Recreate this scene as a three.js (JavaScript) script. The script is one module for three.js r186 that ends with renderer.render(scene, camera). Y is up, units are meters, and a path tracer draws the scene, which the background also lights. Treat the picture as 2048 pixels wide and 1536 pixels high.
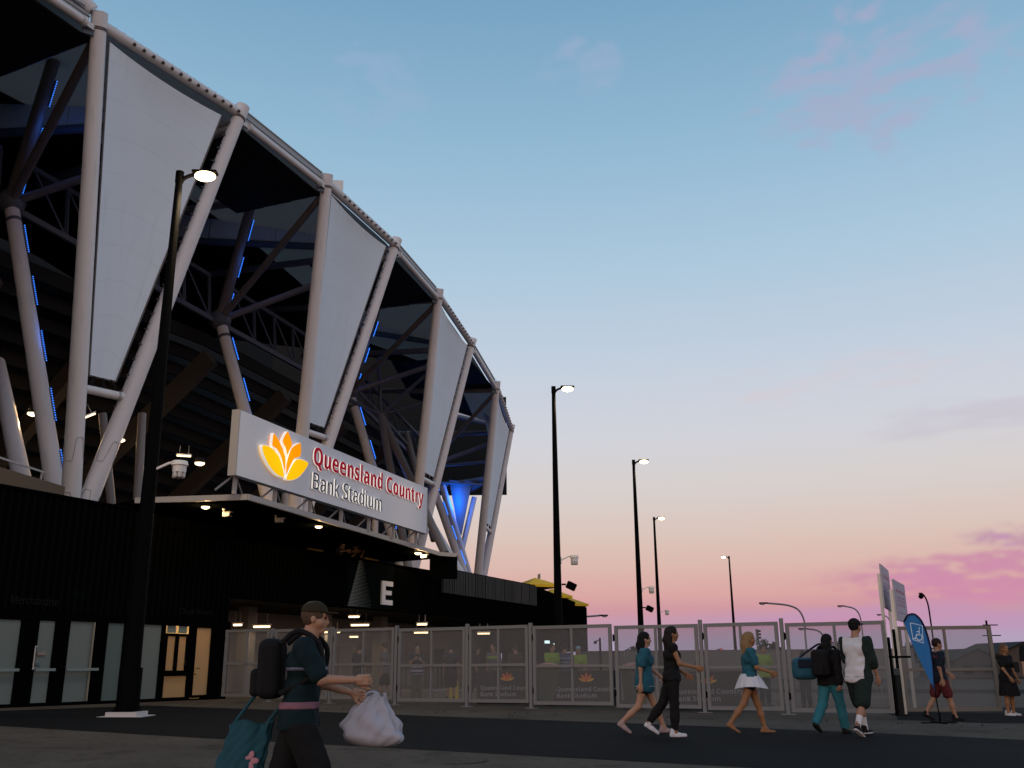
import * as THREE from 'three';
import { mergeGeometries, mergeVertices } from 'three/addons/utils/BufferGeometryUtils.js';
import { RoundedBoxGeometry } from 'three/addons/geometries/RoundedBoxGeometry.js';
import { TextGeometry } from 'three/addons/geometries/TextGeometry.js';
import { FontLoader } from 'three/addons/loaders/FontLoader.js';
import { RectAreaLightUniformsLib } from 'three/addons/lights/RectAreaLightUniformsLib.js';
RectAreaLightUniformsLib.init();

// ---------------------------------------------------------------- camera, sky, sun, exposure
const EYE = 1.06;
const scene = new THREE.Scene();
const camera = new THREE.PerspectiveCamera(2 * Math.atan(768 / 1930) * 180 / Math.PI, 4 / 3, 0.1, 6000);
camera.rotation.order = 'YXZ';
camera.position.set(0, EYE, 0);
camera.rotation.set(16.3 * Math.PI / 180, 0, -0.5 * Math.PI / 180);
const renderer = new THREE.WebGLRenderer({ antialias: true });
renderer.toneMapping = THREE.LinearToneMapping;
renderer.toneMappingExposure = 1.22;
renderer.shadowMap.enabled = true;

const clamp = (x, a, b) => Math.min(b, Math.max(a, x)), lerp = (a, b, t) => a + (b - a) * t;
const sst = (a, b, x) => { const t = clamp((x - a) / (b - a), 0, 1); return t * t * (3 - 2 * t); };
const lin = (c) => { c /= 255; return c <= 0.04045 ? c / 12.92 : Math.pow((c + 0.055) / 1.055, 2.4); };
let seed = 12345;
const rnd = () => { seed = (seed * 1664525 + 1013904223) >>> 0; return seed / 4294967296; };
const hash = (x, y, z) => { let h = Math.imul(x, 374761393) ^ Math.imul(y, 668265263) ^ Math.imul(z, 2147483647 ^ 0x51ed27); h = Math.imul(h ^ (h >>> 13), 1274126177); h ^= h >>> 16; return (h >>> 0) / 4294967296; };
function noise2(x, y, k = 0) {
  const ix = Math.floor(x), iy = Math.floor(y), fx = x - ix, fy = y - iy, sx = fx * fx * (3 - 2 * fx), sy = fy * fy * (3 - 2 * fy);
  return lerp(lerp(hash(ix, iy, k), hash(ix + 1, iy, k), sx), lerp(hash(ix, iy + 1, k), hash(ix + 1, iy + 1, k), sx), sy);
}
function fbm(x, y, k = 0, o = 5) { let s = 0, a = 0.5; for (let i = 0; i < o; i++) { s += a * noise2(x, y, k + i * 7); x = x * 2.03 + 11.3; y = y * 2.03 + 5.7; a *= 0.5; } return s; }

const SUN = new THREE.Vector3(-0.45, 0.07, 0.89).normalize();
{ // twilight sky: rosy belt opposite the sunset, blue above, after-glow behind the camera
  const W = 2048, H = 1024, data = new Float32Array(W * H * 4);
  const front = [[0, 128, 117, 149], [1.3, 140, 120, 149], [2.4, 172, 130, 149], [3.0, 190, 139, 147], [3.8, 200, 152, 149], [5.5, 201, 169, 159], [7.5, 200, 181, 173], [10, 197, 190, 188], [13, 192, 193, 200], [17, 180, 190, 203], [23, 158, 183, 202], [30, 134, 169, 193], [38, 110, 149, 178], [50, 90, 130, 162], [90, 70, 106, 139]];
  const back = [[0, 250, 178, 130], [4, 252, 194, 152], [9, 246, 206, 182], [16, 232, 213, 208], [26, 206, 209, 222], [40, 156, 182, 208], [60, 100, 140, 172], [90, 70, 106, 139]];
  const look = (T, e) => { let i = 0; while (i < T.length - 2 && T[i + 1][0] < e) i++; const t = clamp((e - T[i][0]) / (T[i + 1][0] - T[i][0]), 0, 1); return [1, 2, 3].map((c) => lin(lerp(T[i][c], T[i + 1][c], t))); };
  const frontAz = -Math.PI / 2, sunAz = Math.atan2(SUN.z, SUN.x);
  const mixc = (c, d, a) => { for (let i = 0; i < 3; i++) c[i] = lerp(c[i], d[i], a); };
  const rgb = (r, g, b) => [lin(r), lin(g), lin(b)];
  // cloud fields: azimuth (degrees right of the view), elevation, extents, colour, cover, wisp direction
  const fields = [
    { a: 23.5, e: 31.5, ra: 10, re: 5, c: rgb(158, 156, 182), d: 0.6, sx: 0.34, sy: 1.0, sh: 0.5, lo: 0.4, k: 1 },
    { a: 5, e: 34.5, ra: 3.4, re: 2, c: rgb(152, 164, 192), d: 0.4, sx: 0.55, sy: 1.3, sh: -0.5, lo: 0.36, k: 9 },
    { a: -9, e: 33, ra: 5, re: 3, c: rgb(140, 163, 192), d: 0.45, sx: 0.5, sy: 1.2, sh: 0.7, lo: 0.38, k: 17 },
    { a: 19, e: 15.5, ra: 10, re: 2.0, c: rgb(200, 182, 188), d: 0.45, sx: 0.16, sy: 1.3, sh: 0.12, lo: 0.38, k: 23 },
    { a: 27, e: 12.6, ra: 8, re: 1.5, c: rgb(176, 166, 182), d: 0.42, sx: 0.14, sy: 1.4, sh: -0.1, lo: 0.36, k: 29 },
    { a: 29.5, e: 6.3, ra: 5, re: 0.8, c: rgb(164, 116, 150), d: 0.95, sx: 0.8, sy: 4.2, sh: -0.1, lo: 0.3, k: 31 },
    { a: 28, e: 4.3, ra: 11, re: 1.7, c: rgb(178, 108, 150), d: 0.75, sx: 0.55, sy: 3.4, sh: -0.1, lo: 0.22, k: 37 },
    { a: 26, e: 2.4, ra: 16, re: 1.0, c: rgb(162, 118, 160), d: 0.5, sx: 0.2, sy: 1.6, sh: 0.03, lo: 0.2, k: 43 },
    { a: 10, e: 2.1, ra: 22, re: 0.75, c: rgb(196, 116, 146), d: 0.3, sx: 0.16, sy: 2.2, sh: 0.03, lo: 0.36, k: 41 },
    { a: -60, e: 20, ra: 25, re: 6, c: rgb(180, 165, 185), d: 0.4, sx: 0.2, sy: 0.9, sh: 0.3, lo: 0.45, k: 47 },
    { a: 75, e: 14, ra: 25, re: 6, c: rgb(196, 165, 175), d: 0.5, sx: 0.2, sy: 0.9, sh: 0.2, lo: 0.42, k: 53 },
    { a: 150, e: 22, ra: 40, re: 9, c: rgb(238, 190, 170), d: 0.4, sx: 0.15, sy: 0.7, sh: 0.2, lo: 0.45, k: 59 },
  ];
  for (let row = 0; row < H; row++) {
    const el = ((row + 0.5) / H - 0.5) * 180, e = Math.max(el, 0);
    const f = look(front, e), b = look(back, e);
    for (let col = 0; col < W; col++) {
      const az = ((col + 0.5) / W - 0.5) * 2 * Math.PI;
      const toSun = Math.cos(az - sunAz), w = clamp((toSun + 0.6) / 1.55, 0, 1), glow = sst(0.55, 1, toSun) * Math.exp(-e / 9);
      const c = [0, 1, 2].map((i) => lerp(f[i], b[i], w));
      c[0] += 0.5 * glow; c[1] += 0.33 * glow; c[2] += 0.18 * glow;
      let d = ((az - frontAz) * 180) / Math.PI; d = ((d + 540) % 360) - 180;
      if (el > 0) for (const q of fields) {
        const x = d - q.a, y = el - q.e;
        if (Math.abs(x) > q.ra * 1.5 || Math.abs(y) > q.re * 1.6) continue;
        const edge = 1 - sst(0.35, 1.25, Math.hypot(x / q.ra, y / q.re));
        const wx = 2.2 * (fbm(x * q.sx * 0.6 + 9, y * q.sy * 0.6 + 3, q.k + 100, 4) - 0.5), wy = 1.4 * (fbm(x * q.sx * 0.6 + 31, y * q.sy * 0.6 + 17, q.k + 200, 4) - 0.5), n = fbm(x * q.sx * 1.5 + 40 + y * q.sh * q.sx + wx, y * q.sy * 1.5 - x * q.sh * q.sy * 0.25 + 40 + wy, q.k, 7);
        mixc(c, q.c, q.d * sst(q.lo, q.lo + 0.42, n * (0.55 + 0.6 * edge)) * Math.min(1, edge * 1.6));
      }
      const i = (row * W + col) * 4;
      data[i] = c[0]; data[i + 1] = c[1]; data[i + 2] = c[2]; data[i + 3] = 1;
    }
  }
  const t = new THREE.DataTexture(data, W, H, THREE.RGBAFormat, THREE.FloatType);
  t.mapping = THREE.EquirectangularReflectionMapping; t.magFilter = THREE.LinearFilter; t.minFilter = THREE.LinearFilter; t.needsUpdate = true;
  scene.background = t; scene.environment = t;
}
const sun = new THREE.DirectionalLight(new THREE.Color().setRGB(1, 0.8, 0.66), 0.3);
sun.name = 'sun'; sun.position.copy(SUN).multiplyScalar(200); sun.castShadow = true; sun.shadow.radius = 60;
Object.assign(sun.shadow.camera, { left: -90, right: 90, top: 70, bottom: -70, near: 1, far: 500 }); sun.shadow.mapSize.set(2048, 2048);
scene.add(sun, sun.target);

// ---------------------------------------------------------------- helpers
const V = (x, y, z) => new THREE.Vector3(x, y, z);
const R = (x, y, z) => new THREE.Vector3(x, y + EYE, z);          // heights measured from the eye
const groundY = (x) => -0.012 * clamp(x, -30, 30);
const mat = (r, g, b, rough = 0.7, extra = {}) => new THREE.MeshPhysicalMaterial({ color: new THREE.Color().setRGB(r, g, b), roughness: rough, specularIntensity: Math.max(r, g, b) < 0.05 ? 0.35 : 0.8, ...extra });
const names = new Map();
const numbered = (n) => { const k = names.get(n) ?? 0; names.set(n, k + 1); return k ? n + '_' + String(k).padStart(3, '0') : n; };
function prep(g) { if (g.index) g = g.toNonIndexed(); for (const k of Object.keys(g.attributes)) if (!['position', 'normal', 'uv'].includes(k)) g.deleteAttribute(k); if (!g.attributes.uv) g.setAttribute('uv', new THREE.BufferAttribute(new Float32Array(g.attributes.position.count * 2), 2)); return g; }
const merge = (list) => list.length === 1 ? list[0] : mergeGeometries(list.map(prep));
function obj(name, geos, m, parent = scene, props = {}) {
  const o = new THREE.Mesh(Array.isArray(geos) ? merge(geos) : geos, m);
  o.name = parent === scene ? numbered(name) : name; o.castShadow = o.receiveShadow = true;
  Object.assign(o.userData, props); parent.add(o); return o;
}
function thing(name, label, category, pos = [0, 0, 0], turn = 0, group) {
  const o = new THREE.Group(); o.name = numbered(name); o.position.set(...pos); o.rotation.y = turn;
  Object.assign(o.userData, { label, category }); if (group) o.userData.group = group; scene.add(o); return o;
}
function copy(root, label, pos, turn = 0, group) {
  const c = root.clone(); c.name = numbered(root.name.replace(/_\d{3}$/, '')); c.userData = { ...root.userData, label };
  if (group) c.userData.group = group; c.position.set(...pos); c.rotation.y = turn; scene.add(c); return c;
}
const struct = (name, geos, m) => obj(name, geos, m, scene, { kind: 'structure' });
function tube(p, q, r, r2 = r, seg = 18) {
  const d = q.clone().sub(p), g = new THREE.CylinderGeometry(r2, r, d.length(), seg, 1);
  g.applyQuaternion(new THREE.Quaternion().setFromUnitVectors(V(0, 1, 0), d.clone().normalize()));
  return g.translate((p.x + q.x) / 2, (p.y + q.y) / 2, (p.z + q.z) / 2);
}
function bar(p, q, w, h, up = V(0, 1, 0)) { // a box from p to q, w across, h along up
  const d = q.clone().sub(p), len = d.length(), z = d.normalize(), x = up.clone().cross(z).normalize(), y = z.clone().cross(x);
  const g = new THREE.BoxGeometry(w, h, len), m = new THREE.Matrix4().makeBasis(x, y, z).setPosition((p.x + q.x) / 2, (p.y + q.y) / 2, (p.z + q.z) / 2);
  return g.applyMatrix4(m);
}
const box = (w, h, d, x = 0, y = 0, z = 0) => new THREE.BoxGeometry(w, h, d).translate(x, y, z);
const rbox = (w, h, d, r, x = 0, y = 0, z = 0) => new RoundedBoxGeometry(w, h, d, 2, r).translate(x, y, z);
const cyl = (r1, r2, h, x = 0, y = 0, z = 0, seg = 16) => new THREE.CylinderGeometry(r1, r2, h, seg).translate(x, y, z);
function prismXZ(pts, y0, y1) { // plan polygon extruded upwards
  const s = new THREE.Shape(pts.map(([x, z]) => new THREE.Vector2(x, -z)));
  return new THREE.ExtrudeGeometry(s, { depth: y1 - y0, bevelEnabled: false }).rotateX(-Math.PI / 2).translate(0, y0, 0);
}
function quadGrid(f, nu, nv) { // surface from f(u, v) -> Vector3
  const p = [], uv = [], ix = [];
  for (let j = 0; j <= nv; j++) for (let i = 0; i <= nu; i++) { const a = f(i / nu, j / nv); p.push(a.x, a.y, a.z); uv.push(i / nu, j / nv); }
  for (let j = 0; j < nv; j++) for (let i = 0; i < nu; i++) { const a = j * (nu + 1) + i, b = a + 1, c = a + nu + 1, d = c + 1; ix.push(a, b, c, b, d, c); }
  const g = new THREE.BufferGeometry();
  g.setAttribute('position', new THREE.Float32BufferAttribute(p, 3)); g.setAttribute('uv', new THREE.Float32BufferAttribute(uv, 2)); g.setIndex(ix); g.computeVertexNormals(); return g;
}
function tex(w, h, f, rep, srgb = false) {
  const d = new Uint8Array(w * h * 4);
  for (let y = 0; y < h; y++) for (let x = 0; x < w; x++) { const c = f(x / w, y / h, x, y), i = (y * w + x) * 4; d[i] = clamp(c[0], 0, 1) * 255; d[i + 1] = clamp(c[1], 0, 1) * 255; d[i + 2] = clamp(c[2], 0, 1) * 255; d[i + 3] = 255; }
  const t = new THREE.DataTexture(d, w, h); t.wrapS = t.wrapT = THREE.RepeatWrapping; t.magFilter = THREE.LinearFilter; t.minFilter = THREE.LinearMipmapLinearFilter; t.generateMipmaps = true;
  if (srgb) t.colorSpace = THREE.SRGBColorSpace; if (rep) t.repeat.set(...rep); t.needsUpdate = true; return t;
}
const tnoise = (u, v, n, k) => { // tileable value noise
  const x = u * n, y = v * n, ix = Math.floor(x), iy = Math.floor(y), fx = x - ix, fy = y - iy, sx = fx * fx * (3 - 2 * fx), sy = fy * fy * (3 - 2 * fy), h = (a, b) => hash(((a % n) + n) % n, ((b % n) + n) % n, k);
  return lerp(lerp(h(ix, iy), h(ix + 1, iy), sx), lerp(h(ix, iy + 1), h(ix + 1, iy + 1), sx), sy);
};
const tf = (u, v, n, k, o = 5) => { let s = 0, a = 0.5, t = 0; for (let i = 0; i < o; i++) { s += a * tnoise(u, v, n, k + i); t += a; a *= 0.5; n *= 2; } return s / t; };
function canvasTex(w, h, draw) { const c = document.createElement('canvas'); c.width = w; c.height = h; draw(c.getContext('2d'), w, h); const t = new THREE.CanvasTexture(c); t.colorSpace = THREE.SRGBColorSpace; t.magFilter = THREE.LinearFilter; return t; }

// ---------------------------------------------------------------- materials
const steelTex = tex(256, 256, (u, v) => { const n = 0.86 + 0.14 * tf(u, v, 4, 3) - 0.1 * sst(0.62, 0.8, tf(u, v, 16, 13)); return [n, n, n]; });
const M = {
  steel: mat(0.8, 0.765, 0.77, 0.42, { map: steelTex }),
  steelDim: mat(0.42, 0.4, 0.4, 0.5, { map: steelTex }),
  gutter: mat(0.36, 0.38, 0.4, 0.5),
  cleat: mat(0.12, 0.1, 0.1, 0.6),
  membrane: new THREE.MeshStandardMaterial({ color: new THREE.Color().setRGB(0.82, 0.91, 1.0), roughness: 0.7 }),
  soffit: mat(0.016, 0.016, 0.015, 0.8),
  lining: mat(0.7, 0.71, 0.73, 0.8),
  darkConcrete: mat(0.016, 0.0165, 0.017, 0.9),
  truss: mat(0.1, 0.115, 0.15, 0.5),
  strut: mat(0.2, 0.18, 0.175, 0.5),
  raker: mat(0.055, 0.047, 0.04, 0.85),
  black: mat(0.0016, 0.002, 0.0021, 1, { specularIntensity: 0 }),
  blackRib: mat(0.0026, 0.0033, 0.0036, 1, { specularIntensity: 0 }),
  screen: mat(0.03, 0.036, 0.039, 0.5),
  trim: mat(0.36, 0.345, 0.34, 0.6),
  pole: mat(0.003, 0.003, 0.0034, 0.7, { specularIntensity: 0.06 }),
  galv: mat(0.2, 0.2, 0.21, 0.45, { metalness: 0.4 }),
  fence: mat(0.15, 0.156, 0.166, 0.5),
  cam: mat(0.75, 0.72, 0.68, 0.4),
  rubber: mat(0.012, 0.012, 0.012, 0.8),
};
const glow = (r, g, b, k) => new THREE.MeshStandardMaterial({ color: 0x111111, emissive: new THREE.Color().setRGB(r, g, b), emissiveIntensity: k, roughness: 0.5 });
const G = { warm: glow(1, 0.7, 0.38, 3.2), street: glow(1, 0.74, 0.36, 9), blue: glow(0.03, 0.2, 1, 1.7) };
function point(name, p, I, r, g, b, rad = 4) { const l = new THREE.PointLight(new THREE.Color().setRGB(r, g, b), I); l.name = name; l.position.copy(p); l.castShadow = true; l.shadow.radius = rad; scene.add(l); return l; }
function area(name, p, look, w, h, I, r, g, b) { const l = new THREE.RectAreaLight(new THREE.Color().setRGB(r, g, b), I, w, h); l.name = name; l.position.copy(p); l.lookAt(look); scene.add(l); return l; }

// ---------------------------------------------------------------- ground
const groundTex = tex(1024, 1024, (u, v) => { const n = 0.6 + 0.4 * tf(u, v, 4, 21, 6) + 0.2 * (tnoise(u, v, 256, 8) - 0.5) - 0.22 * sst(0.56, 0.72, tf(u, v, 8, 41, 4)) - 0.3 * sst(0.7, 0.74, tnoise(u, v, 48, 14)) * tnoise(u, v, 200, 15); return [n, n * 0.975, n * 0.95]; }, [1, 1]);
const groundBump = tex(512, 512, (u, v) => { const n = 0.5 * tnoise(u, v, 128, 4) + 0.5 * tf(u, v, 32, 6, 3); return [n, n, n]; }, [1, 1]);
const asphTex = tex(1024, 1024, (u, v) => { const n = 0.55 + 0.55 * tf(u, v, 4, 61, 5) + 0.5 * (tnoise(u, v, 512, 18) - 0.5) * tnoise(u, v, 256, 19); return [n, n, n]; });
M.concrete = mat(0.105, 0.084, 0.067, 0.9, { map: groundTex, bumpMap: groundBump, bumpScale: 0.004, specularIntensity: 0.2 });
M.asphalt = mat(0.0082, 0.0086, 0.0092, 0.9, { map: asphTex, bumpMap: groundBump, bumpScale: 0.006, specularIntensity: 0.12 });
function sheet(pts, lift) { // plan polygon laid on the sloping ground, uv in 4 m tiles
  const sh = new THREE.Shape(pts.map(([x, z]) => new THREE.Vector2(x, -z))), g = new THREE.ShapeGeometry(sh), p = g.attributes.position, uv = g.attributes.uv;
  for (let i = 0; i < p.count; i++) { const x = p.getX(i), z = -p.getY(i); p.setXYZ(i, x, groundY(x) + lift, z); uv.setXY(i, x / 4, z / 4); }
  g.computeVertexNormals(); return g;
}
{
  const xs = [-3000, -300, -30, 30, 300, 3000], zs = [-4000, -400, -100, -20, 60, 3000], p = [], uv = [], ix = [];
  for (const z of zs) for (const x of xs) { p.push(x, groundY(x), z); uv.push(x / 4, z / 4); }
  for (let j = 0; j < 5; j++) for (let i = 0; i < 5; i++) { const a = j * 6 + i; ix.push(a, a + 6, a + 1, a + 1, a + 6, a + 7); }
  const g = new THREE.BufferGeometry(); g.setAttribute('position', new THREE.Float32BufferAttribute(p, 3)); g.setAttribute('uv', new THREE.Float32BufferAttribute(uv, 2)); g.setIndex(ix); g.computeVertexNormals();
  struct('ground', g, M.concrete);
  struct('asphalt_road', sheet([[-17, -15.2], [-12.16, -24.01], [-9.95, -27.5], [-6.35, -25.36], [-2, -22.44], [2.77, -19.54], [5.73, -17.53], [9.2, -14.6], [14, -10], [14, -3], [8.2, -8], [2.08, -11.63], [-1.2, -13.5], [-4.77, -15.5], [-9.21, -18.25], [-13.5, -20.2]].filter((_, i) => i !== 0 && i !== 15).concat([[-14.5, -21.4]]), 0.004), M.asphalt);
  struct('far_road', sheet([[30, -52], [30, -44], [5.5, -44], [7.2, -52]], 0.004), M.asphalt);
  struct('loading_apron', sheet([[8.7, -23.3], [8.1, -21.6], [9.5, -20.4], [30, -21.5], [30, -29], [9.6, -28.2]], 0.006), M.asphalt);
  const ring = new THREE.RingGeometry(0.4, 0.425, 48).rotateX(-Math.PI / 2).translate(0, 0.004, 0);
  const mh = thing('manhole_cover', 'round manhole cover set flush in the pale concrete', 'manhole cover', [-0.75, groundY(-0.75), -12.0]);
  obj('cover_frame', ring, mat(0.03, 0.03, 0.03, 0.8), mh);
  obj('cover_plate', new THREE.CylinderGeometry(0.395, 0.395, 0.006, 40), M.concrete, mh);
  const bits = [];
  for (let i = 0; i < 34; i++) { const t = rnd(), x = lerp(-6, 9, t), z = lerp(-28, -20.2, t) + rnd() * 1.8 + 0.5; const s = 0.008 + rnd() * 0.022; bits.push(new THREE.IcosahedronGeometry(s, 0).scale(1.6, 0.35, 1).rotateY(rnd() * 6).translate(x, groundY(x) + 0.012, z)); }
  obj('litter', bits, mat(0.03, 0.022, 0.016, 0.9), scene, { kind: 'stuff', label: 'dark crumbs of litter scattered along the pavement by the gates', category: 'litter' });
}
// ---------------------------------------------------------------- the stadium: one building, its pieces are children
const stadium = new THREE.Group(); stadium.name = 'stadium'; scene.add(stadium);
Object.assign(stadium.userData, { label: 'white steel stadium with raking V columns and fabric panels over a black podium', category: 'stadium', kind: 'thing' });
names.set('stadium', 1);
const S = (name, geos, m, props = {}) => obj(name, geos, m, stadium, props);
const lp = (a, b, t) => a.clone().lerp(b, t);
// roof edge points, two for each V, and the points their columns pass low down
const T = [R(-14.88, 22.5, -29.92), R(-11.51, 22.72, -36.27), R(-9.06, 22.96, -42.85), R(-6.53, 22.86, -50.03), R(-4.63, 22.74, -57.41), R(-2.87, 22.14, -65.43), R(-1.23, 21.32, -73.44), R(-0.12, 19.98, -82.39)];
const LOW = [R(-15.9, 6.1, -34.4), R(-15.5, 6.2, -35.1), R(-10.7, 7.82, -47.2), R(-10.3, 7.99, -48.2), R(-6.35, 8.44, -61.9), R(-5.95, 8.8, -64.4), R(-2.8, 7.9, -79.0), R(-2.38, 8.2, -82)];
const NODE = [R(-21.71, 19.53, -37.99), R(-15.93, 18.3, -49.61), R(-11.37, 18.52, -65.11), R(-7.4, 16.4, -81.2)];
const BASE = [R(-15.9, 3.4, -34.9), R(-10.7, 3.4, -47.9), R(-6.4, 3.4, -64), R(-2.65, 3.4, -80.6)];
const STRUT = [R(-17.96, 23.5, -32.98), R(-13.45, 23.5, -45.57), R(-9.0, 23.3, -60.9), R(-5.2, 21.6, -77)];
const INW = [[-0.883, -0.469], [-0.94, -0.33], [-0.977, -0.214], [-0.992, -0.12]].map(([x, z]) => V(x, 0, z));
const atT = (a, b, t) => a.clone().addScaledVector(b.clone().sub(a), t);
const floorAt = (top, low, y) => atT(top, low, (top.y - y) / (top.y - low.y));
const cleatGeo = new THREE.ConeGeometry(0.15, 0.3, 3);
function cleats(p, q, side, r, n, t0, t1, k = 1) { // fabric clamps along a tube
  const out = [], d = q.clone().sub(p).normalize();
  for (let i = 0; i < n; i++) {
    const c = lp(p, q, lerp(t0, t1, i / (n - 1))).addScaledVector(side, r + 0.03);
    const g = cleatGeo.clone().scale(k, k, k); g.applyQuaternion(new THREE.Quaternion().setFromUnitVectors(V(0, 1, 0), side)); out.push(g.translate(c.x, c.y, c.z));
  }
  return out;
}
const ringOn = (p, d, r, h) => tube(p.clone().addScaledVector(d, -h / 2), p.clone().addScaledVector(d, h / 2), r, r, 24);
for (let k = 0; k < 4; k++) {
  const A = T[2 * k], B = T[2 * k + 1], vd = B.clone().sub(A).normalize();
  for (const s of [0, 1]) {
    const top = T[2 * k + s], low = LOW[2 * k + s], d = top.clone().sub(low).normalize(), foot = floorAt(top, low, 3.4 + EYE);
    const col = S('raking_column', [tube(foot, low, 0.35, 0.34, 28), tube(low, top.clone().addScaledVector(d, -0.2), 0.34, 0.27, 28)], M.steel);
    obj('column_cap', [ringOn(top.clone().addScaledVector(d, 0.12), d, 0.295, 0.56)], M.steel, col);
    obj('cap_seam', [ringOn(top.clone().addScaledVector(d, -0.24), d, 0.3, 0.05)], M.cleat, col);
    obj('weld_seam', [0.3, 0.62].map((t) => ringOn(atT(top, low, t), d, lerp(0.27, 0.34, t) + 0.006, 0.035)), M.steel, col);
    if (k === 0) { // the slotted splice on the nearest pair
      const c = atT(top, low, 1.02);
      const out = V(0.72, 0.1, 0.69).normalize(), sl = [];
      for (const [t, fl] of [[0.905, 1], [1.02, -1]]) {
        const cc = atT(top, low, t), pts = [];
        for (let i = 0; i <= 60; i++) { const a = (i / 60) * Math.PI * 2, wv = clamp(Math.sin(a * 3) * 2.2, -1, 1) * 0.42 * fl; const rr = lerp(0.27, 0.34, t) + 0.008; const e1 = V(0, 0, 1).cross(d).normalize(), e2 = d.clone().cross(e1); pts.push(cc.clone().addScaledVector(e1, Math.cos(a) * rr).addScaledVector(e2, Math.sin(a) * rr).addScaledVector(d, wv)); }
        sl.push(new THREE.TubeGeometry(new THREE.CatmullRomCurve3(pts, true, 'catmullrom', 0.1), 150, 0.013, 5, true));
      }
      obj('splice_seam', sl, M.steelDim, col);
    }
    if (s === 1) obj('membrane_cleat', cleats(top, low, V(-0.45, 0, 0.55).normalize(), 0.27, 21, 0.035, 0.8), M.cleat, col, { kind: 'stuff' });
  }
  // the fat tube along the top of the V
  const ve = S('roof_edge_tube', [tube(A.clone().addScaledVector(vd, 0.2), B.clone().addScaledVector(vd, -0.2), 0.22, 0.22, 24)], M.steel);
  obj('membrane_cleat', [...cleats(A, B, V(0.75, -0.35, 0.5).normalize(), 0.22, 13, 0.2, 0.96), ...cleats(A, B, V(0, 1, 0), 0.22, 17, 0.1, 0.96, 0.5)], M.cleat, ve, { kind: 'stuff' });
  // the fabric between the two columns, a shallow saddle
  const LL = (t) => atT(A, LOW[2 * k], t), RR = (t) => atT(B, LOW[2 * k + 1], t), gap = 0.5;
  const out = vd.clone().cross(LOW[2 * k].clone().sub(A)).normalize(); if (out.x < 0) out.negate();
  const tEnd = 0.745;
  const surf = (u, v) => {
    const l = LL(lerp(0.02, tEnd, v)), r = RR(lerp(0.03, tEnd, v)), w = r.clone().sub(l), len = w.length(), n = w.normalize();
    const a = l.clone().addScaledVector(n, 0.46 - 0.02 * v), b = r.clone().addScaledVector(n, -lerp(0.85, 0.82, v));
    const p = a.lerp(b, u), sag = 4 * u * (1 - u);
    p.addScaledVector(out, 0.02 - 0.3 * sag * (1 - 0.75 * v) * (0.4 + 0.6 * Math.sin(Math.PI * Math.min(1, v * 1.25))) + 0.03 * Math.sin(v * 36 + u * 2.2 + k) * sag * (1 - v) * 0.3);
    p.y -= 0.05 * (1 - v) * (1 - v) + 0.12 * sag * Math.pow(1 - v, 8);
    return p;
  };
  const mem = S('fabric_panel', quadGrid(surf, 28, 60), M.membraneSheet ?? (M.membraneSheet = (() => { const m = M.membrane.clone(); m.side = THREE.DoubleSide; m.map = tex(256, 1024, (u, v) => { const s = Math.abs(((v * 9 + 0.3 * Math.sin(u * 3.14)) % 1) - 0.5), n = 0.93 + 0.07 * tf(u, v, 3, 77) - 0.07 * (1 - sst(0.004, 0.022, s)) - 0.05 * sst(0.6, 0.85, tf(u, v * 0.35, 12, 91, 4)); return [n, n, n]; }); return m; })()));
  const hem = [];
  for (const [u0, v0, u1, v1] of [[0, 0, 0, 1], [1, 0, 1, 1], [0, 1, 1, 1]]) { const pts = []; for (let i = 0; i <= 24; i++) pts.push(surf(lerp(u0, u1, i / 24), lerp(v0, v1, i / 24))); hem.push(new THREE.TubeGeometry(new THREE.CatmullRomCurve3(pts), 40, 0.035, 6)); }
  obj('fabric_hem', hem, M.cleat, mem);
  const lac = []; // lacing across the dark gap
  for (let i = 0; i < 26; i++) { const v = (i + 0.5) / 26, q = RR(lerp(0.03, tEnd, v)), p = surf(1, v); lac.push(tube(p, q, 0.009, 0.009, 5)); }
  for (let i = 0; i < 26; i++) { const v = (i + 0.5) / 26, q = LL(lerp(0.02, tEnd, v)), p = surf(0, v); lac.push(tube(p, q, 0.009, 0.009, 5)); }
  for (let i = 0; i < 3; i++) { const u = 0.2 + i * 0.3, p = surf(u, 1), q = LL(0.772).lerp(RR(0.772), u); lac.push(tube(p, q, 0.07, 0.06, 8)); }
  obj('fabric_lacing', lac, M.rubber, mem, { kind: 'stuff' });
  const tie = S('tie_tube', [tube(LL(0.775), RR(0.775), 0.16, 0.16, 20)], M.steel);
  obj('tie_collar', [ringOn(lp(LL(0.775), RR(0.775), 0.78), vd, 0.175, 0.1)], M.steelDim, tie);
  // a dark shell behind the fabric keeps the bowl closed
  // rear raking column with its light strip, the node, and the struts that hold the roof edge
  const N = NODE[k], bz = BASE[k], rd = N.clone().sub(bz).normalize();
  const rear = S('rear_column', [tube(bz, N, 0.36, 0.3, 26)], M.steel);
  obj('column_collar', [ringOn(N.clone().addScaledVector(rd, -1.1), rd, 0.33, 0.16)], M.truss, rear);
  const side = V(0.92, 0, 0.38).normalize();
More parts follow.
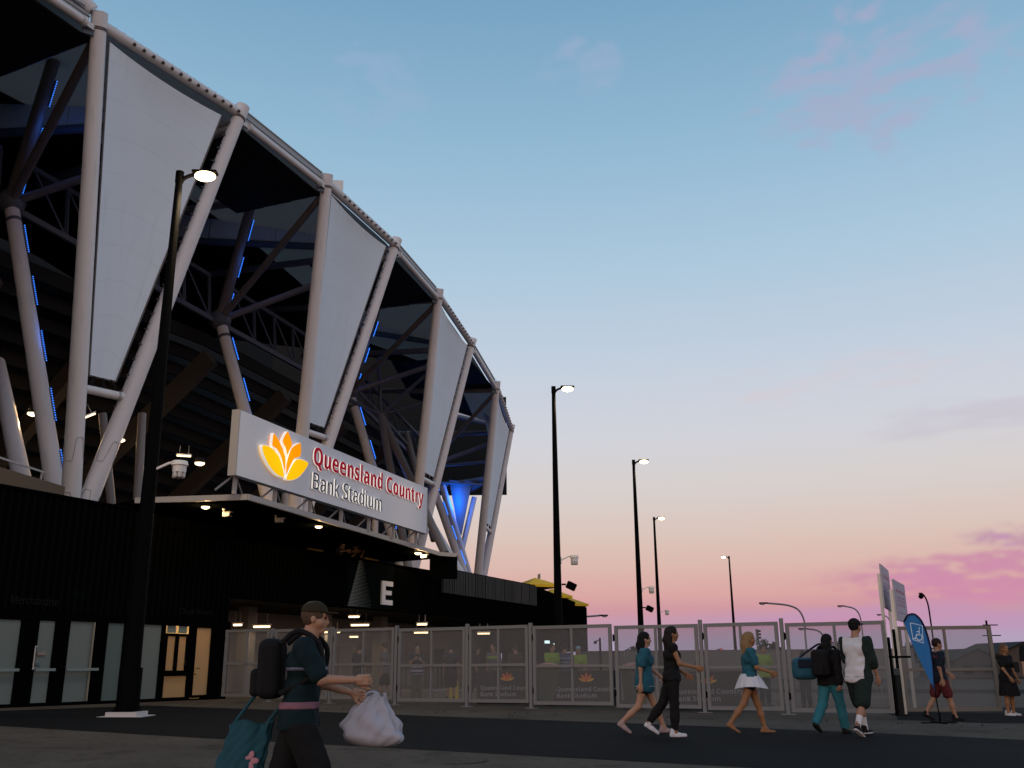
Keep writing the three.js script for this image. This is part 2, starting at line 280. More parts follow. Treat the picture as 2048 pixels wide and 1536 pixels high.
  const strip = (parent, p, q, r, t0, t1, n, dots) => {
    for (let i = 0; i < n; i++) {
      const a = lerp(t0, t1, (i + 0.1) / n), b = lerp(t0, t1, (i + 0.62) / n), g = [];
      const dir = q.clone().sub(p).normalize(), sd = V(1, 0, -0.12).addScaledVector(dir, -V(1, 0, -0.12).dot(dir)).normalize();
      for (let j = 0; j < dots; j++) { const c = lp(p, q, lerp(a, b, j / (dots - 1))).addScaledVector(sd, r + 0.09); g.push(new THREE.SphereGeometry(0.023 + 0.007 * k, 8, 6).translate(c.x, c.y, c.z)); }
      const rail = obj('light_rail', [bar(lp(p, q, a).addScaledVector(sd, r + 0.03), lp(p, q, b).addScaledVector(sd, r + 0.03), 0.07, 0.07)], M.truss, parent);
      obj('led_lights', g, G.blue, parent, { kind: 'stuff' });
    }
  };
  strip(rear, bz, N, 0.31, 0.18, 0.98, 5, 14);
  const st = S('roof_strut', [tube(N, STRUT[k], 0.3, 0.24, 22)], M.strut);
  strip(st, N, STRUT[k], 0.25, 0.05, 0.96, 3, 12);
  S('roof_brace', [tube(N, A.clone().add(V(0, -0.45, 0)), 0.19, 0.17, 16)], M.strut);
  S('roof_brace', [tube(N, B.clone().add(V(0, -0.6, 0)), 0.19, 0.17, 16)], M.strut);
  S('node_block', [new THREE.IcosahedronGeometry(0.62, 1).translate(N.x, N.y, N.z)], M.truss);
  for (const E of [A, B]) S('roof_beam', [tube(E.clone().add(V(0, -0.35, 0)), E.clone().addScaledVector(INW[k], 13).add(V(0, 0.1, 0)), 0.2, 0.2, 16)], M.strut);
  // gusset at the inner side of the left top
  S('gusset_plate', [bar(A.clone().add(V(-0.1, -0.35, 0.15)), A.clone().add(V(-0.38, -0.4, 0.42)), 0.06, 0.5)], M.truss);
}
// straight runs between the V frames: edge tube, gutter, dark soffit boards; then the roof over all
const TM1 = R(-17.9, 22.3, -23.4), TEND = R(0.6, 18.4, -91);
const runs = [[TM1, T[0], 0], [T[1], T[2], 1], [T[3], T[4], 2], [T[5], T[6], 3]];
for (const [p, q, k] of runs) {
  const d = q.clone().sub(p).normalize(), a = p.clone().addScaledVector(d, 0.75).add(V(0, -0.3, 0)), b = q.clone().addScaledVector(d, -0.75).add(V(0, -0.3, 0));
  const n = V(-d.z, 0, d.x).normalize(); if (n.x < 0) n.negate();
  const e = S('roof_edge_tube', [tube(a, b, 0.17, 0.17, 20)], M.steel);
  obj('pin_joint', [ringOn(a.clone().addScaledVector(d, -0.1), d, 0.2, 0.12), bar(a.clone().addScaledVector(d, -0.55), a, 0.1, 0.22)], M.steel, e);
  obj('pin_joint', [ringOn(b.clone().addScaledVector(d, 0.1), d, 0.2, 0.12), bar(b, b.clone().addScaledVector(d, 0.55), 0.1, 0.22)], M.steel, e);
  const up = (v, h, o) => v.clone().add(V(0, h, 0)).addScaledVector(n, o);
  const gt = S('roof_gutter', [bar(up(p.clone().addScaledVector(d, 0.4), 0.12, -0.1), up(q.clone().addScaledVector(d, -0.4), 0.12, -0.1), 0.12, 0.42)], M.gutter);
  obj('gutter_lip', [bar(up(p.clone().addScaledVector(d, 0.4), 0.36, -0.02), up(q.clone().addScaledVector(d, -0.4), 0.36, -0.02), 0.05, 0.05), bar(up(p.clone().addScaledVector(d, 0.4), 0.06, -0.02), up(q.clone().addScaledVector(d, -0.4), 0.06, -0.02), 0.05, 0.04)], M.steelDim, gt);
  for (let i = 0; i < 6; i++) { // soffit boards run parallel to the edge
    const o0 = -0.3 - i * 0.82, o1 = o0 - 0.8, y0 = -0.42 - 0.02 * i;
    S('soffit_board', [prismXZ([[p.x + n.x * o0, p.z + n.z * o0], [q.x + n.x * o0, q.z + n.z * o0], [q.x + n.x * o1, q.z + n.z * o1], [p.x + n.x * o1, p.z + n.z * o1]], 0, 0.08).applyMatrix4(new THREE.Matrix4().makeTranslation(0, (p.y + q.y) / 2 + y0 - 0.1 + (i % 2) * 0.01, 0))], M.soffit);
  }
}
S('roof_edge_tube', [tube(T[0].clone().add(V(-0.15, 0.35, 0.3)), R(-17.6, 25.4, -27.6), 0.25, 0.25, 24)], M.steel);
S('fabric_panel', quadGrid((u, v) => lp(lp(T[0].clone().add(V(-0.2, 0.2, 0.25)), R(-17.5, 24.9, -27.7), u), lp(T[0].clone().add(V(-0.35, 0.2, 0.9)), TM1.clone().add(V(0.1, 0.3, 0)), u), v), 6, 6), M.membraneSheet);
{ // roof slab and inner walls
  const outer = [TM1, ...T], inner = outer.map((p, i) => p.clone().addScaledVector(INW[Math.max(0, Math.min(3, (i - 1) >> 1))], i > 6 ? 9 : 26).add(V(0, 3.2, 0)));
  const up = outer.map((p) => p.clone().add(V(0, 0.25, 0)).addScaledVector(INW[1], 0.6));
  const strip = (v0, v1, nv) => quadGrid((u, w) => { const v = lerp(v0, v1, w); const f = u * (up.length - 1), i = Math.min(up.length - 2, Math.floor(f)), t = f - i; return lp(lp(up[i], up[i + 1], t), lp(inner[i], inner[i + 1], t), v); }, 8, nv);
  const rm = M.soffit.clone(); rm.side = THREE.DoubleSide;
  S('roof', [strip(0.33, 1, 3)], rm);
  S('translucent_roof', [strip(0, 0.33, 3)], new THREE.MeshPhysicalMaterial({ color: new THREE.Color().setRGB(0.13, 0.125, 0.115), roughness: 1, transmission: 0.5, thickness: 0, side: THREE.DoubleSide }));
  // light grey lining boards beyond the soffit
  const lin3 = (a, b, y0, y1, n) => { for (let i = 0; i < n; i++) S('lining_board', [bar(lp(a, b, (i + 0.01) / n).add(V(0, (y1 - y0) / 2, 0)), lp(a, b, (i + 0.98) / n).add(V(0, (y1 - y0) / 2, 0)), 0.08, y1 - y0)], M.lining); S('lining_rail', [tube(a, b, 0.2, 0.2, 14)], M.truss); };
  lin3(R(-24, 22.5, -37.4), R(-17.6, 22.5, -36.9), 22.5, 26.3, 4);
  lin3(R(-18.6, 22.8, -49), R(-9.6, 22.8, -50.2), 22.8, 27, 5);
  lin3(R(-11.5, 22.6, -63.3), R(-5.2, 22.6, -66.6), 22.6, 26.6, 4);
  lin3(R(-6.4, 21.5, -82.4), R(-1.6, 21.5, -86.9), 21.5, 25.4, 4);
}
// the truss that ties the nodes together
for (let k = 0; k < 4; k++) {
  const a = k ? NODE[k - 1].clone().add(V(0, -0.2, 0)) : R(-26.5, 20.3, -28.5), b = NODE[k].clone().add(V(0, -0.2, 0)), n = 6;
  const t = S('bowl_truss', [bar(a, b, 0.2, 0.26)], M.truss), h = 2.5;
  const top = (u) => lp(a, b, u).add(V(-0.25, h, -0.1));
  obj('top_chord', [bar(top(0.08), top(0.94), 0.2, 0.22)], M.truss, t);
  for (let i = 0; i < n; i++) {
    const u0 = 0.08 + (0.86 * i) / n, u1 = 0.08 + (0.86 * (i + 1)) / n;
    obj('truss_post', [bar(lp(a, b, u1), top(u1), 0.14, 0.14, V(1, 0, 0))], M.truss, t);
    obj('truss_brace', [tube(top(u0), lp(a, b, u1), 0.055, 0.055, 8)], M.truss, t);
  }
}
{ // terraces of the upper tier from below, with raker beams under them
  const line = (o, y) => [R(-27.3, y + 1.2, -28), ...NODE.map((p) => p.clone().setY(y + EYE)), NODE[3].clone().setY(y + EYE).add(V(1.2, -0.6, -6))].map((p, i) => p.clone().addScaledVector(INW[Math.min(3, Math.max(0, i - 1))], o));
  for (let i = 0; i < 15; i++) {
    const pts = line(0.9 + i * 0.92, 17.6 - i * 0.74), low = line(0.9 + i * 0.92 + 1.0, 17.6 - i * 0.74);
    const g = []; for (let j = 0; j < pts.length - 1; j++) { g.push(bar(lp(pts[j], low[j], 0.5), lp(pts[j + 1], low[j + 1], 0.5), 1.0, 0.14)); g.push(bar(pts[j].clone().add(V(0, -0.36, 0)), pts[j + 1].clone().add(V(0, -0.36, 0)), 0.14, 0.62)); }
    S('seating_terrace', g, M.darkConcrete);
  }
  for (let k = 0; k < 4; k++) for (const off of k < 3 ? [0, 0.5] : [0]) {
    const a0 = lp(NODE[k], NODE[Math.min(3, k + 1)], off), iw = INW[k];
    const p = a0.clone().setY(16.2 + EYE).addScaledVector(iw, 0.4), q = a0.clone().setY(5.6 + EYE).addScaledVector(iw, 13.6);
    S('raker_beam', [bar(p, q, 0.55, 0.95)], M.raker);
  }
  const wall = [[-33, -28], [-40, -50], [-33, -56], [-27.5, -72], [-22, -84]].map(([x, z]) => [x, z]);
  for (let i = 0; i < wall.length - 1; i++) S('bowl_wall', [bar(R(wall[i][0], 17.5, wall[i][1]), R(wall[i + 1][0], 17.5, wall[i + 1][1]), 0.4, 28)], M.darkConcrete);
  S('bowl_wall', [bar(R(-34, 20.5, -93), R(-14.5, 20.5, -93), 0.4, 34), bar(R(-14.5, 17.5, -93), R(-9.2, 17.5, -93), 0.4, 28), bar(R(-9.2, 22.5, -93), R(-5.2, 22.5, -93), 0.4, 13), bar(R(-5.2, 20.9, -93), R(-0.6, 20.9, -93), 0.4, 9.8)], M.darkConcrete);
  S('bowl_wall', [bar(R(-19, 15.5, -15), R(-40, 15.5, -30), 0.4, 24)], M.darkConcrete);
  for (const [x, z, x2, h] of [[-15.15, -37.6, -16.5, 9.9], [-14.6, -37.6, -14.9, 9.9]]) S('concourse_column', [tube(R(x, 3.3, z), R(x2, h, z), 0.18, 0.16, 16)], M.strut);
  for (const [x, z, h] of [[-13.2, -52, 9], [-12.2, -51.3, 9], [-8.3, -58, 9], [-9.6, -66, 9]]) S('concourse_column', [tube(R(x, 3.3, z), R(x, h, z), 0.22, 0.19, 16)], M.steelDim);
  for (const [a, b, r] of [[R(-16.5, 4.0, -33.6), R(-23.5, 13.5, -42), 0.36], [R(-2.3, 3.8, -68.8), R(-7.8, 12.9, -72.8), 0.38], [R(-2.6, 3.4, -83.4), R(-6.3, 15.5, -85.2), 0.34], [R(-5.6, 5.6, -86.2), R(-3.55, 14.9, -88), 0.27]]) S('outer_raker', [tube(a, b, r, r * 0.9, 20)], M.steel);
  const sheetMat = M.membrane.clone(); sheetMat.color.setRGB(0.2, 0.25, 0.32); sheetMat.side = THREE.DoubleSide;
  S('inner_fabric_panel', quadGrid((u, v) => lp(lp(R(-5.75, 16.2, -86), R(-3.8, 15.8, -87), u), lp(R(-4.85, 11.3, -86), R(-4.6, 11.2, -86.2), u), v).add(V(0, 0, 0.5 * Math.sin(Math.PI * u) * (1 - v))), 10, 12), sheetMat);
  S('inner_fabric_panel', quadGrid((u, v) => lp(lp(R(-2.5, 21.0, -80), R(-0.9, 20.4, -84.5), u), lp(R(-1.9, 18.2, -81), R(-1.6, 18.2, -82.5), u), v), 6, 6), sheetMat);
  for (const [a, b, r] of [[R(-9.27, 17.1, -66), R(-6.3, 4.5, -61.2), 0.27], [R(-9.2, 16.9, -66), R(-4.4, 7, -62.6), 0.27], [R(-8.2, 17.2, -72.5), R(-5.6, 8.6, -68.6), 0.26]]) S('inner_raker', [tube(a, b, r, r, 18)], M.strut);
  for (const [a, b] of [[R(-9.27, 17.1, -66), R(-5.6, 20.6, -66)], [R(-9.27, 17.1, -66), R(-5.6, 18.3, -66.5)], [R(-9.27, 17.1, -66), R(-12.6, 20.4, -64)], [R(-9.27, 17.1, -66), R(-12.4, 18.2, -63.6)], [R(-9.27, 17.1, -66), R(-9.6, 21.4, -66)], [R(-9.27, 17.1, -66), R(-7.9, 16.2, -72.5)], [R(-7.2, 18.6, -80), R(-2.6, 19.6, -82)], [R(-7.2, 16.4, -81), R(-2.2, 17.2, -83)], [R(-6.8, 15.6, -84), R(-2.6, 15.9, -87)]]) S('inner_brace', [tube(a, b, 0.13, 0.13, 12)], M.truss);
  for (const [x, y, z] of [[-8.4, 15.4, -86], [-5.5, 14.8, -88]]) S('roof_brace', [tube(R(x, y, z), R(-1.6, 16.6, -87), 0.2, 0.2, 12)], M.truss);
}
point('blue_led_light', R(-4.5, 14.2, -84.8), 22, 0.0, 0.16, 1, 8);
for (const [k, I] of [[0, 0.9], [1, 0.9], [2, 0.6], [3, 0.8]]) point('blue_led_light', lp(NODE[k], STRUT[k], 0.42).add(V(1.3, 0, 0.4)), I, 0.04, 0.2, 1, 10);
for (const [k, I] of [[0, 0.9], [1, 0.9], [2, 1.2]]) point('blue_led_light', lp(BASE[k], NODE[k], 0.6).add(V(1.0, 0, -0.2)), I, 0.04, 0.2, 1, 10);

// ---------------------------------------------------------------- podium
const FA = [-12.988, -25.612], FD = [0.42119, -0.90697], FN = [0.90697, 0.42119];
const WXZ = (s, o = 0) => [FA[0] + FD[0] * s + FN[0] * o, FA[1] + FD[1] * s + FN[1] * o];
const W = (s, y, o = 0) => { const [x, z] = WXZ(s, o); return R(x, y, z); };
const fTurn = Math.atan2(FN[0], FN[1]);                               // local +x runs along the wall (right), +z faces out
const wallBar = (s0, s1, y0, y1, o, th) => bar(W(s0, (y0 + y1) / 2, o), W(s1, (y0 + y1) / 2, o), th, y1 - y0);
const CV = new THREE.CatmullRomCurve3([[1.1, -57], [2.75, -64], [4.3, -71], [5.55, -77.5], [5.3, -81.5], [3.4, -84.8], [-2, -89]].map(([x, z]) => V(x, 0, z)), false, 'centripetal').getPoints(36).map((p) => [p.x, p.z]);
const CURVE = [WXZ(22.4), ...CV];
{
  S('podium_wall', [wallBar(-16, 8.2, 1.46, 4.6, -0.15, 0.3), wallBar(8.2, 22.4, 2.3, 4.22, -0.15, 0.3)], M.black);
  const ribs = []; for (let s = -2; s < 8.2; s += 0.24) ribs.push(wallBar(s, s + 0.09, 1.5, 4.58, 0.02, 0.05)); for (let s = 8.3; s < 14.9; s += 0.24) ribs.push(wallBar(s, s + 0.09, 2.32, 4.2, 0.02, 0.05));
  S('cladding_rib', ribs, M.blackRib, { kind: 'stuff' });
  S('parapet_cap', [wallBar(-16, 3.6, 4.6, 4.66, -0.1, 0.4), wallBar(5.2, 22.4, 4.22, 4.28, -0.1, 0.42)], M.black);
  const seg = []; for (let i = 0; i < CURVE.length - 1; i++) { const y1 = i < 1 ? 4.5 : 4.44 - 0.006 * i, y0 = i < 14 ? 2.3 : 1.1; seg.push(bar(R(CURVE[i][0], (y0 + y1) / 2, CURVE[i][1]), R(CURVE[i + 1][0], (y0 + y1) / 2, CURVE[i + 1][1]), 0.3, y1 - y0)); }
  S('podium_wall', seg, M.black, { label: 'curved black end of the podium wall' });
  // lower walls set back under the curved end
  S('podium_base_wall', [bar(R(-0.6, 0.6, -60), R(3.2, 0.6, -76), 0.3, 3.8), bar(R(3.2, 0.6, -76), R(1, 0.6, -84), 0.3, 3.8)], M.black);
  // grey ribbed screens, each with its own vertical blades
  const [x0, z0] = CURVE[0], [x1, z1] = CURVE[1], sx = x1 - x0, sz = z1 - z0, sl = Math.hypot(sx, sz), nx = -sz / sl, nz = sx / sl;
  for (let i = 0; i < 10; i++) {
    const a = (i + 0.03) / 10, b = (i + 0.97) / 10, g = [], P = (t, y, o) => R(x0 + sx * t + nx * o, y, z0 + sz * t + nz * o);
    g.push(bar(P(a, 3.88, 0.19), P(b, 3.88, 0.19), 0.03, 1.12));
    for (let j = 0; j < 7; j++) { const t = lerp(a, b, (j + 0.5) / 7); g.push(bar(P(t - 0.003, 3.88, 0.24), P(t + 0.003, 3.88, 0.24), 0.07, 1.1)); }
    S('ribbed_screen', g, i % 3 ? M.screen : mat(0.026, 0.031, 0.033, 0.55));
  }
  // deck over the undercroft, back wall, floor beams
  const deck = [WXZ(-16, -0.3), WXZ(22.4, -0.3), [0.8, -57], [2.3, -64], [3.6, -71], [5.3, -78.4], [4, -83.6], [-24, -92], [-40, -50], [-33, -10]];
  S('podium_deck', [prismXZ(deck, 2.34 + EYE, 3.36 + EYE)], M.darkConcrete);
  S('doorway_lintel', [wallBar(-16, 8.2, 1.3, 1.46, -0.06, 0.2)], M.black);
  const beige = mat(0.3, 0.27, 0.24, 0.85, { map: steelTex });
  const bw = [[-13.5, -38], [-9.8, -47], [-4.5, -60], [-1.2, -68]];
  for (let i = 0; i < 3; i++) S('undercroft_wall', [bar(R(bw[i][0], 0.6, bw[i][1]), R(bw[i + 1][0], 0.6, bw[i + 1][1]), 0.3, 3.5)], beige);
  S('undercroft_wall', [bar(W(8.25, 0.6, -0.4), R(-13.5, 0.6, -38), 0.3, 3.5)], beige);
  for (let i = 0; i < 6; i++) { const t = 0.12 + i * 0.14, x = lerp(-12.5, -3.2, t), z = lerp(-39.5, -61.5, t); S('undercroft_door', [bar(R(x + 0.35, -0.05, z + 0.25), R(x + 0.78, -0.05, z - 0.75), 0.08, 2.1)], i % 2 ? M.soffit : mat(0.14, 0.13, 0.12, 0.7)); }
  for (const s of [12.5, 17.5, 22]) S('undercroft_pier', [bar(W(s, 0.6, -3), W(s + 0.5, 0.6, -3), 0.5, 3.4)], mat(0.16, 0.15, 0.14, 0.8));
  S('end_pier', [wallBar(7.62, 8.3, -1.1, 1.5, -0.2, 0.5)], M.black);
}
// canopy over the balcony: thin slab with a pale edge
const CA = R(-7.9, 5.0, -28.5), CB = R(-3.35, 5.0, -44), CW = W(3.7, 5.0, 0.02), CE = R(-2.6, 5.0, -44.6);
{
  const poly = [[CW.x, CW.z], [CA.x, CA.z], [CB.x, CB.z], [CE.x, CE.z], WXZ(22.2, -2.4), WXZ(4.6, -3.4)];
  S('canopy_slab', [prismXZ(poly, 4.82 + EYE, 4.94 + EYE)], M.black, { label: 'black balcony canopy' });
  S('canopy_edge', [bar(CW, CA, 0.1, 0.17), bar(CA, CB, 0.1, 0.175), bar(CB, CE, 0.1, 0.17)].map((g) => g.translate(0, -0.1, 0)), M.trim);
  S('canopy_end_wall', [bar(CE.clone().add(V(0.02, -0.65, 0)), CE.clone().add(V(-1.2, -0.65, 0.3)), 0.12, 1.05)], M.black);
  for (const s of [9.2, 15.2, 19.5]) S('balcony_panel', [wallBar(s, s + 1.1, 4.3, 4.8, -2.2, 0.1)], mat(0.16, 0.11, 0.03, 0.7));
  S('balcony_wall', [wallBar(5, 22, 3.4, 4.81, -2.6, 0.2)], M.black);
  S('balcony_screen', [wallBar(15.0, 18.4, 2.32, 4.2, 0.03, 0.06)], mat(0.0035, 0.0058, 0.0053, 1, { specularIntensity: 0 }));
  S('terrace_planter', [bar(R(-16.2, 5.1, -25.2), R(-15.25, 5.1, -32), 0.5, 1.6)], mat(0.14, 0.095, 0.06, 0.8), { label: 'brown timber planter beside the nearest column base' });
  S('terrace_rail', [bar(R(-16.0, 6.25, -26), R(-15.3, 6.2, -31), 0.05, 0.06), bar(R(-15.32, 5.6, -30.9), R(-15.32, 6.2, -30.9), 0.05, 0.05, V(1, 0, 0))], M.steelDim);
}
// glazed shopfront: each pane its own part in a dark frame
{
  const glass = (r, g, b) => new THREE.MeshPhysicalMaterial({ color: new THREE.Color().setRGB(r, g, b), roughness: 0.85, transmission: 0.5, thickness: 0, side: THREE.DoubleSide });
  const frosted = glass(0.22, 0.275, 0.27), teal = glass(0.13, 0.2, 0.2), amber = glass(0.55, 0.4, 0.2);
  const pane = (name, s0, s1, y0, y1, m, props) => {
    const f = S(name, [wallBar(s0 - 0.09, s0, y0 - 0.08, y1 + 0.08, 0, 0.06), wallBar(s1, s1 + 0.09, y0 - 0.08, y1 + 0.08, 0, 0.06), wallBar(s0, s1, y0 - 0.08, y0, 0, 0.055), wallBar(s0, s1, y1, y1 + 0.08, 0, 0.055)], M.black, props);
    obj('window_pane', [wallBar(s0, s1, y0, y1, -0.02, 0.012)], m, f); return f;
  };
  pane('window', -2.6, -1.6, -0.82, 1.27, frosted); pane('window', -1.35, -0.6, -0.82, 1.27, frosted);
  const d1 = pane('shop_door', -0.42, 0.3, -0.82, 1.27, frosted), d2 = pane('shop_door', 0.85, 1.37, -0.82, 1.28, frosted), d3 = pane('shop_door', 1.85, 2.74, -0.83, 1.3, frosted);
  const rail = mat(0.16, 0.21, 0.22, 0.4);
  for (const [d, a, b] of [[d1, -0.42, 0.3], [d2, 0.8, 1.42], [d3, 1.8, 2.86]]) { obj('push_bar', [wallBar(a, b, -0.02, 0.05, 0.13, 0.06)], rail, d); obj('kick_rail', [wallBar(a, b, -0.32, -0.27, -0.06, 0.02)], mat(0.12, 0.18, 0.18, 0.6), d); }
  obj('door_notice', [wallBar(0.9, 1.16, 0.38, 0.47, 0.02, 0.01)], mat(0.2, 0.16, 0.15, 0.6), d2); obj('door_notice', [wallBar(0.9, 1.04, 0.13, 0.2, 0.02, 0.01)], mat(0.07, 0.12, 0.16, 0.6), d2);
  obj('door_pull', [tube(W(0.72, 0.02, 0.14), W(0.72, 0.62, 0.14), 0.018, 0.018, 8), tube(W(0.72, 0.05, 0.14), W(0.85, 0.05, 0.06), 0.014, 0.014, 6), tube(W(0.72, 0.6, 0.14), W(0.85, 0.6, 0.06), 0.014, 0.014, 6)], M.steelDim, d2);
  obj('edge_strip', [wallBar(2.64, 2.69, -0.82, 1.28, 0.03, 0.02)], mat(0.2, 0.185, 0.14, 0.5), d3);
  pane('window', 3.17, 3.78, -0.84, 1.34, teal); pane('window', 4.5, 5.26, -0.84, 1.37, frosted);
  const tw = pane('ticket_window', 5.53, 5.87, -0.04, 0.98, amber), tw2 = pane('ticket_window', 6.01, 6.35, -0.04, 0.98, amber);
  obj('window_head', [wallBar(5.53, 5.87, 1.08, 1.3, -0.02, 0.02)], frosted, tw); obj('window_head', [wallBar(6.01, 6.35, 1.08, 1.3, -0.02, 0.02)], frosted, tw2);
  obj('pull_handle', [tube(W(6.27, 0.1, 0.1), W(6.27, 0.3, 0.1), 0.014, 0.014, 6)], M.rubber, tw2);
  pane('window', 5.51, 6.48, -0.83, -0.2, amber);
  const cd = pane('staff_door', 6.77, 7.45, -0.79, 1.27, amber); obj('door_handle', [tube(W(6.8, 0.02, 0.08), W(6.95, 0.02, 0.08), 0.014, 0.014, 6), cyl(0.03, 0.03, 0.03).translate(...W(6.8, -0.16, 0.06).toArray())], M.rubber, cd);
  S('window_sill', [wallBar(5.46, 6.5, -0.14, -0.06, 0.04, 0.2)], M.black);
  const pf = []; for (const [a, b] of [[-1.6, -1.35], [-0.6, -0.42], [0.39, 0.76], [1.46, 1.76], [2.83, 3.08], [3.87, 4.41], [5.35, 5.44], [5.96, 5.92], [6.5, 6.68], [7.54, 7.62]]) if (b > a) pf.push(wallBar(a, b, -1.0, 1.36, -0.035, 0.08));
  S('window_mullion', pf, M.black);
  S('door_plinth', [wallBar(-4, 7.62, -1.05, -0.9, -0.03, 0.2)], M.black);
  // rooms behind the glass
  const rm = mat(0.4, 0.4, 0.4, 0.9), rw = mat(0.5, 0.42, 0.32, 0.9);
  S('room_wall', [wallBar(-4, 5.36, -1.1, 2.3, -2.6, 0.1), bar(W(-4, 0.6, -0.2), W(-4, 0.6, -2.6), 0.1, 3.4), bar(W(5.4, 0.6, -0.2), W(5.4, 0.6, -2.6), 0.1, 3.4)], rm);
  S('room_wall', [wallBar(5.46, 7.9, -1.1, 2.3, -2.6, 0.1), bar(W(7.9, 0.6, -0.2), W(7.9, 0.6, -2.6), 0.1, 3.4)], rw);
  S('podium_wall', [wallBar(-16, -4, -1.1, 1.3, -0.15, 0.3)], M.black);
  const a1 = area('shop_light', W(1.2, 2.1, -1.5), W(1.2, -1, -1.5), 4, 0.5, 0.5, 0.72, 0.95, 1);
  const a2 = area('cloakroom_light', W(6.5, 2.0, -1.5), W(6.5, -1, -1.5), 0.9, 0.6, 26, 1, 0.66, 0.28);
  S('light_panel', [wallBar(-0.8, 3.2, 2.15, 2.19, -1.5, 0.5)], glow(0.75, 0.95, 1, 0.3)); S('light_panel', [wallBar(6.05, 6.95, 2.06, 2.1, -1.5, 0.6)], glow(1, 0.7, 0.35, 1.5));
}
// dotted triangle of perforations beside the big letter
{
  const g = []; const dot = new THREE.SphereGeometry(0.016, 6, 4);
  for (let r = 0; r < 34; r++) for (let c = 0; c < 44; c++) {
    const y = 2.38 + r * 0.055, s0 = 15.05 + (r / 34) * 0.72, s = s0 + c * 0.05 + (r % 2) * 0.025, fade = (s - s0) / (1.7 * (1 - r / 40));
    if (s > 16.9 || fade > 1) continue;
    g.push(dot.clone().scale(1.7 * (1.05 - 0.8 * fade), 1.1 * (1.05 - 0.8 * fade), 0.5).applyMatrix4(new THREE.Matrix4().makeRotationY(fTurn)).translate(...W(s, y, 0.07).toArray()));
  }
  S('dot_pattern', g, mat(0.22, 0.27, 0.27, 0.7), { kind: 'stuff' });
}
// ---------------------------------------------------------------- lettering and the big sign
const bold = await new FontLoader().loadAsync('fonts/droid/droid_sans_bold.typeface.json'), regular = await new FontLoader().loadAsync('fonts/droid/droid_sans_regular.typeface.json');
function letters(text, font, cap, width, depth, mats, parent, x0, y0, z0, bevel = 0) { // each letter its own part, the line stretched to the measured width
  const ref = new TextGeometry('E', { font, size: 1, depth: 0.1, curveSegments: 3 }); ref.computeBoundingBox(); const size = cap / ref.boundingBox.max.y;
  const adv = (c) => (font.data.glyphs[c] ?? font.data.glyphs['?']).ha * size / font.data.resolution;
  let total = 0; for (const c of text) total += adv(c); const k = width / total; let x = 0; const out = [];
  for (const c of text) {
    if (c !== ' ') { const g = new TextGeometry(c, { font, size, depth, curveSegments: 6, bevelEnabled: bevel > 0, bevelSize: bevel, bevelThickness: bevel, bevelSegments: 1 }); g.scale(k, 1, 1).translate(x0 + x * k, y0, z0); const m = obj('letter', g, mats, parent); out.push(m); }
    x += adv(c);
  }
  return out;
}
{
  const o = W(0, 0, 0.03), sgn = (name, label, s) => thing(name, label, 'lettering', W(s, 0, 0.02).toArray(), fTurn - Math.PI * 0 );
  const e = thing('letter_sign', 'tall pale letter E on the black wall above the gates', 'letter sign', W(17.42, 2.53, 0.06).toArray(), fTurn);
  obj('letter', [box(0.26, 0.98, 0.08, 0.13, 0.49, 0.04), box(0.62, 0.2, 0.078, 0.53, 0.88, 0.04), box(0.52, 0.18, 0.078, 0.48, 0.5, 0.04), box(0.62, 0.2, 0.078, 0.53, 0.1, 0.04)], mat(0.62, 0.64, 0.68, 0.5), e);
  const dim = mat(0.007, 0.0078, 0.0085, 0.7, { specularIntensity: 0.1 });
  const m1 = thing('wall_lettering', 'dark raised word Merchandise above the shop doors', 'lettering', W(-0.18, 1.66, 0.06).toArray(), fTurn); letters('Merchandise', regular, 0.2, 1.5, 0.03, dim, m1, 0, 0, 0);
  const m2 = thing('wall_lettering', 'dark raised words Cloak Room above the ticket windows', 'lettering', W(5.85, 1.66, 0.06).toArray(), fTurn); letters('Cloak Room', regular, 0.17, 1.5, 0.03, dim, m2, 0, 0, 0);
}
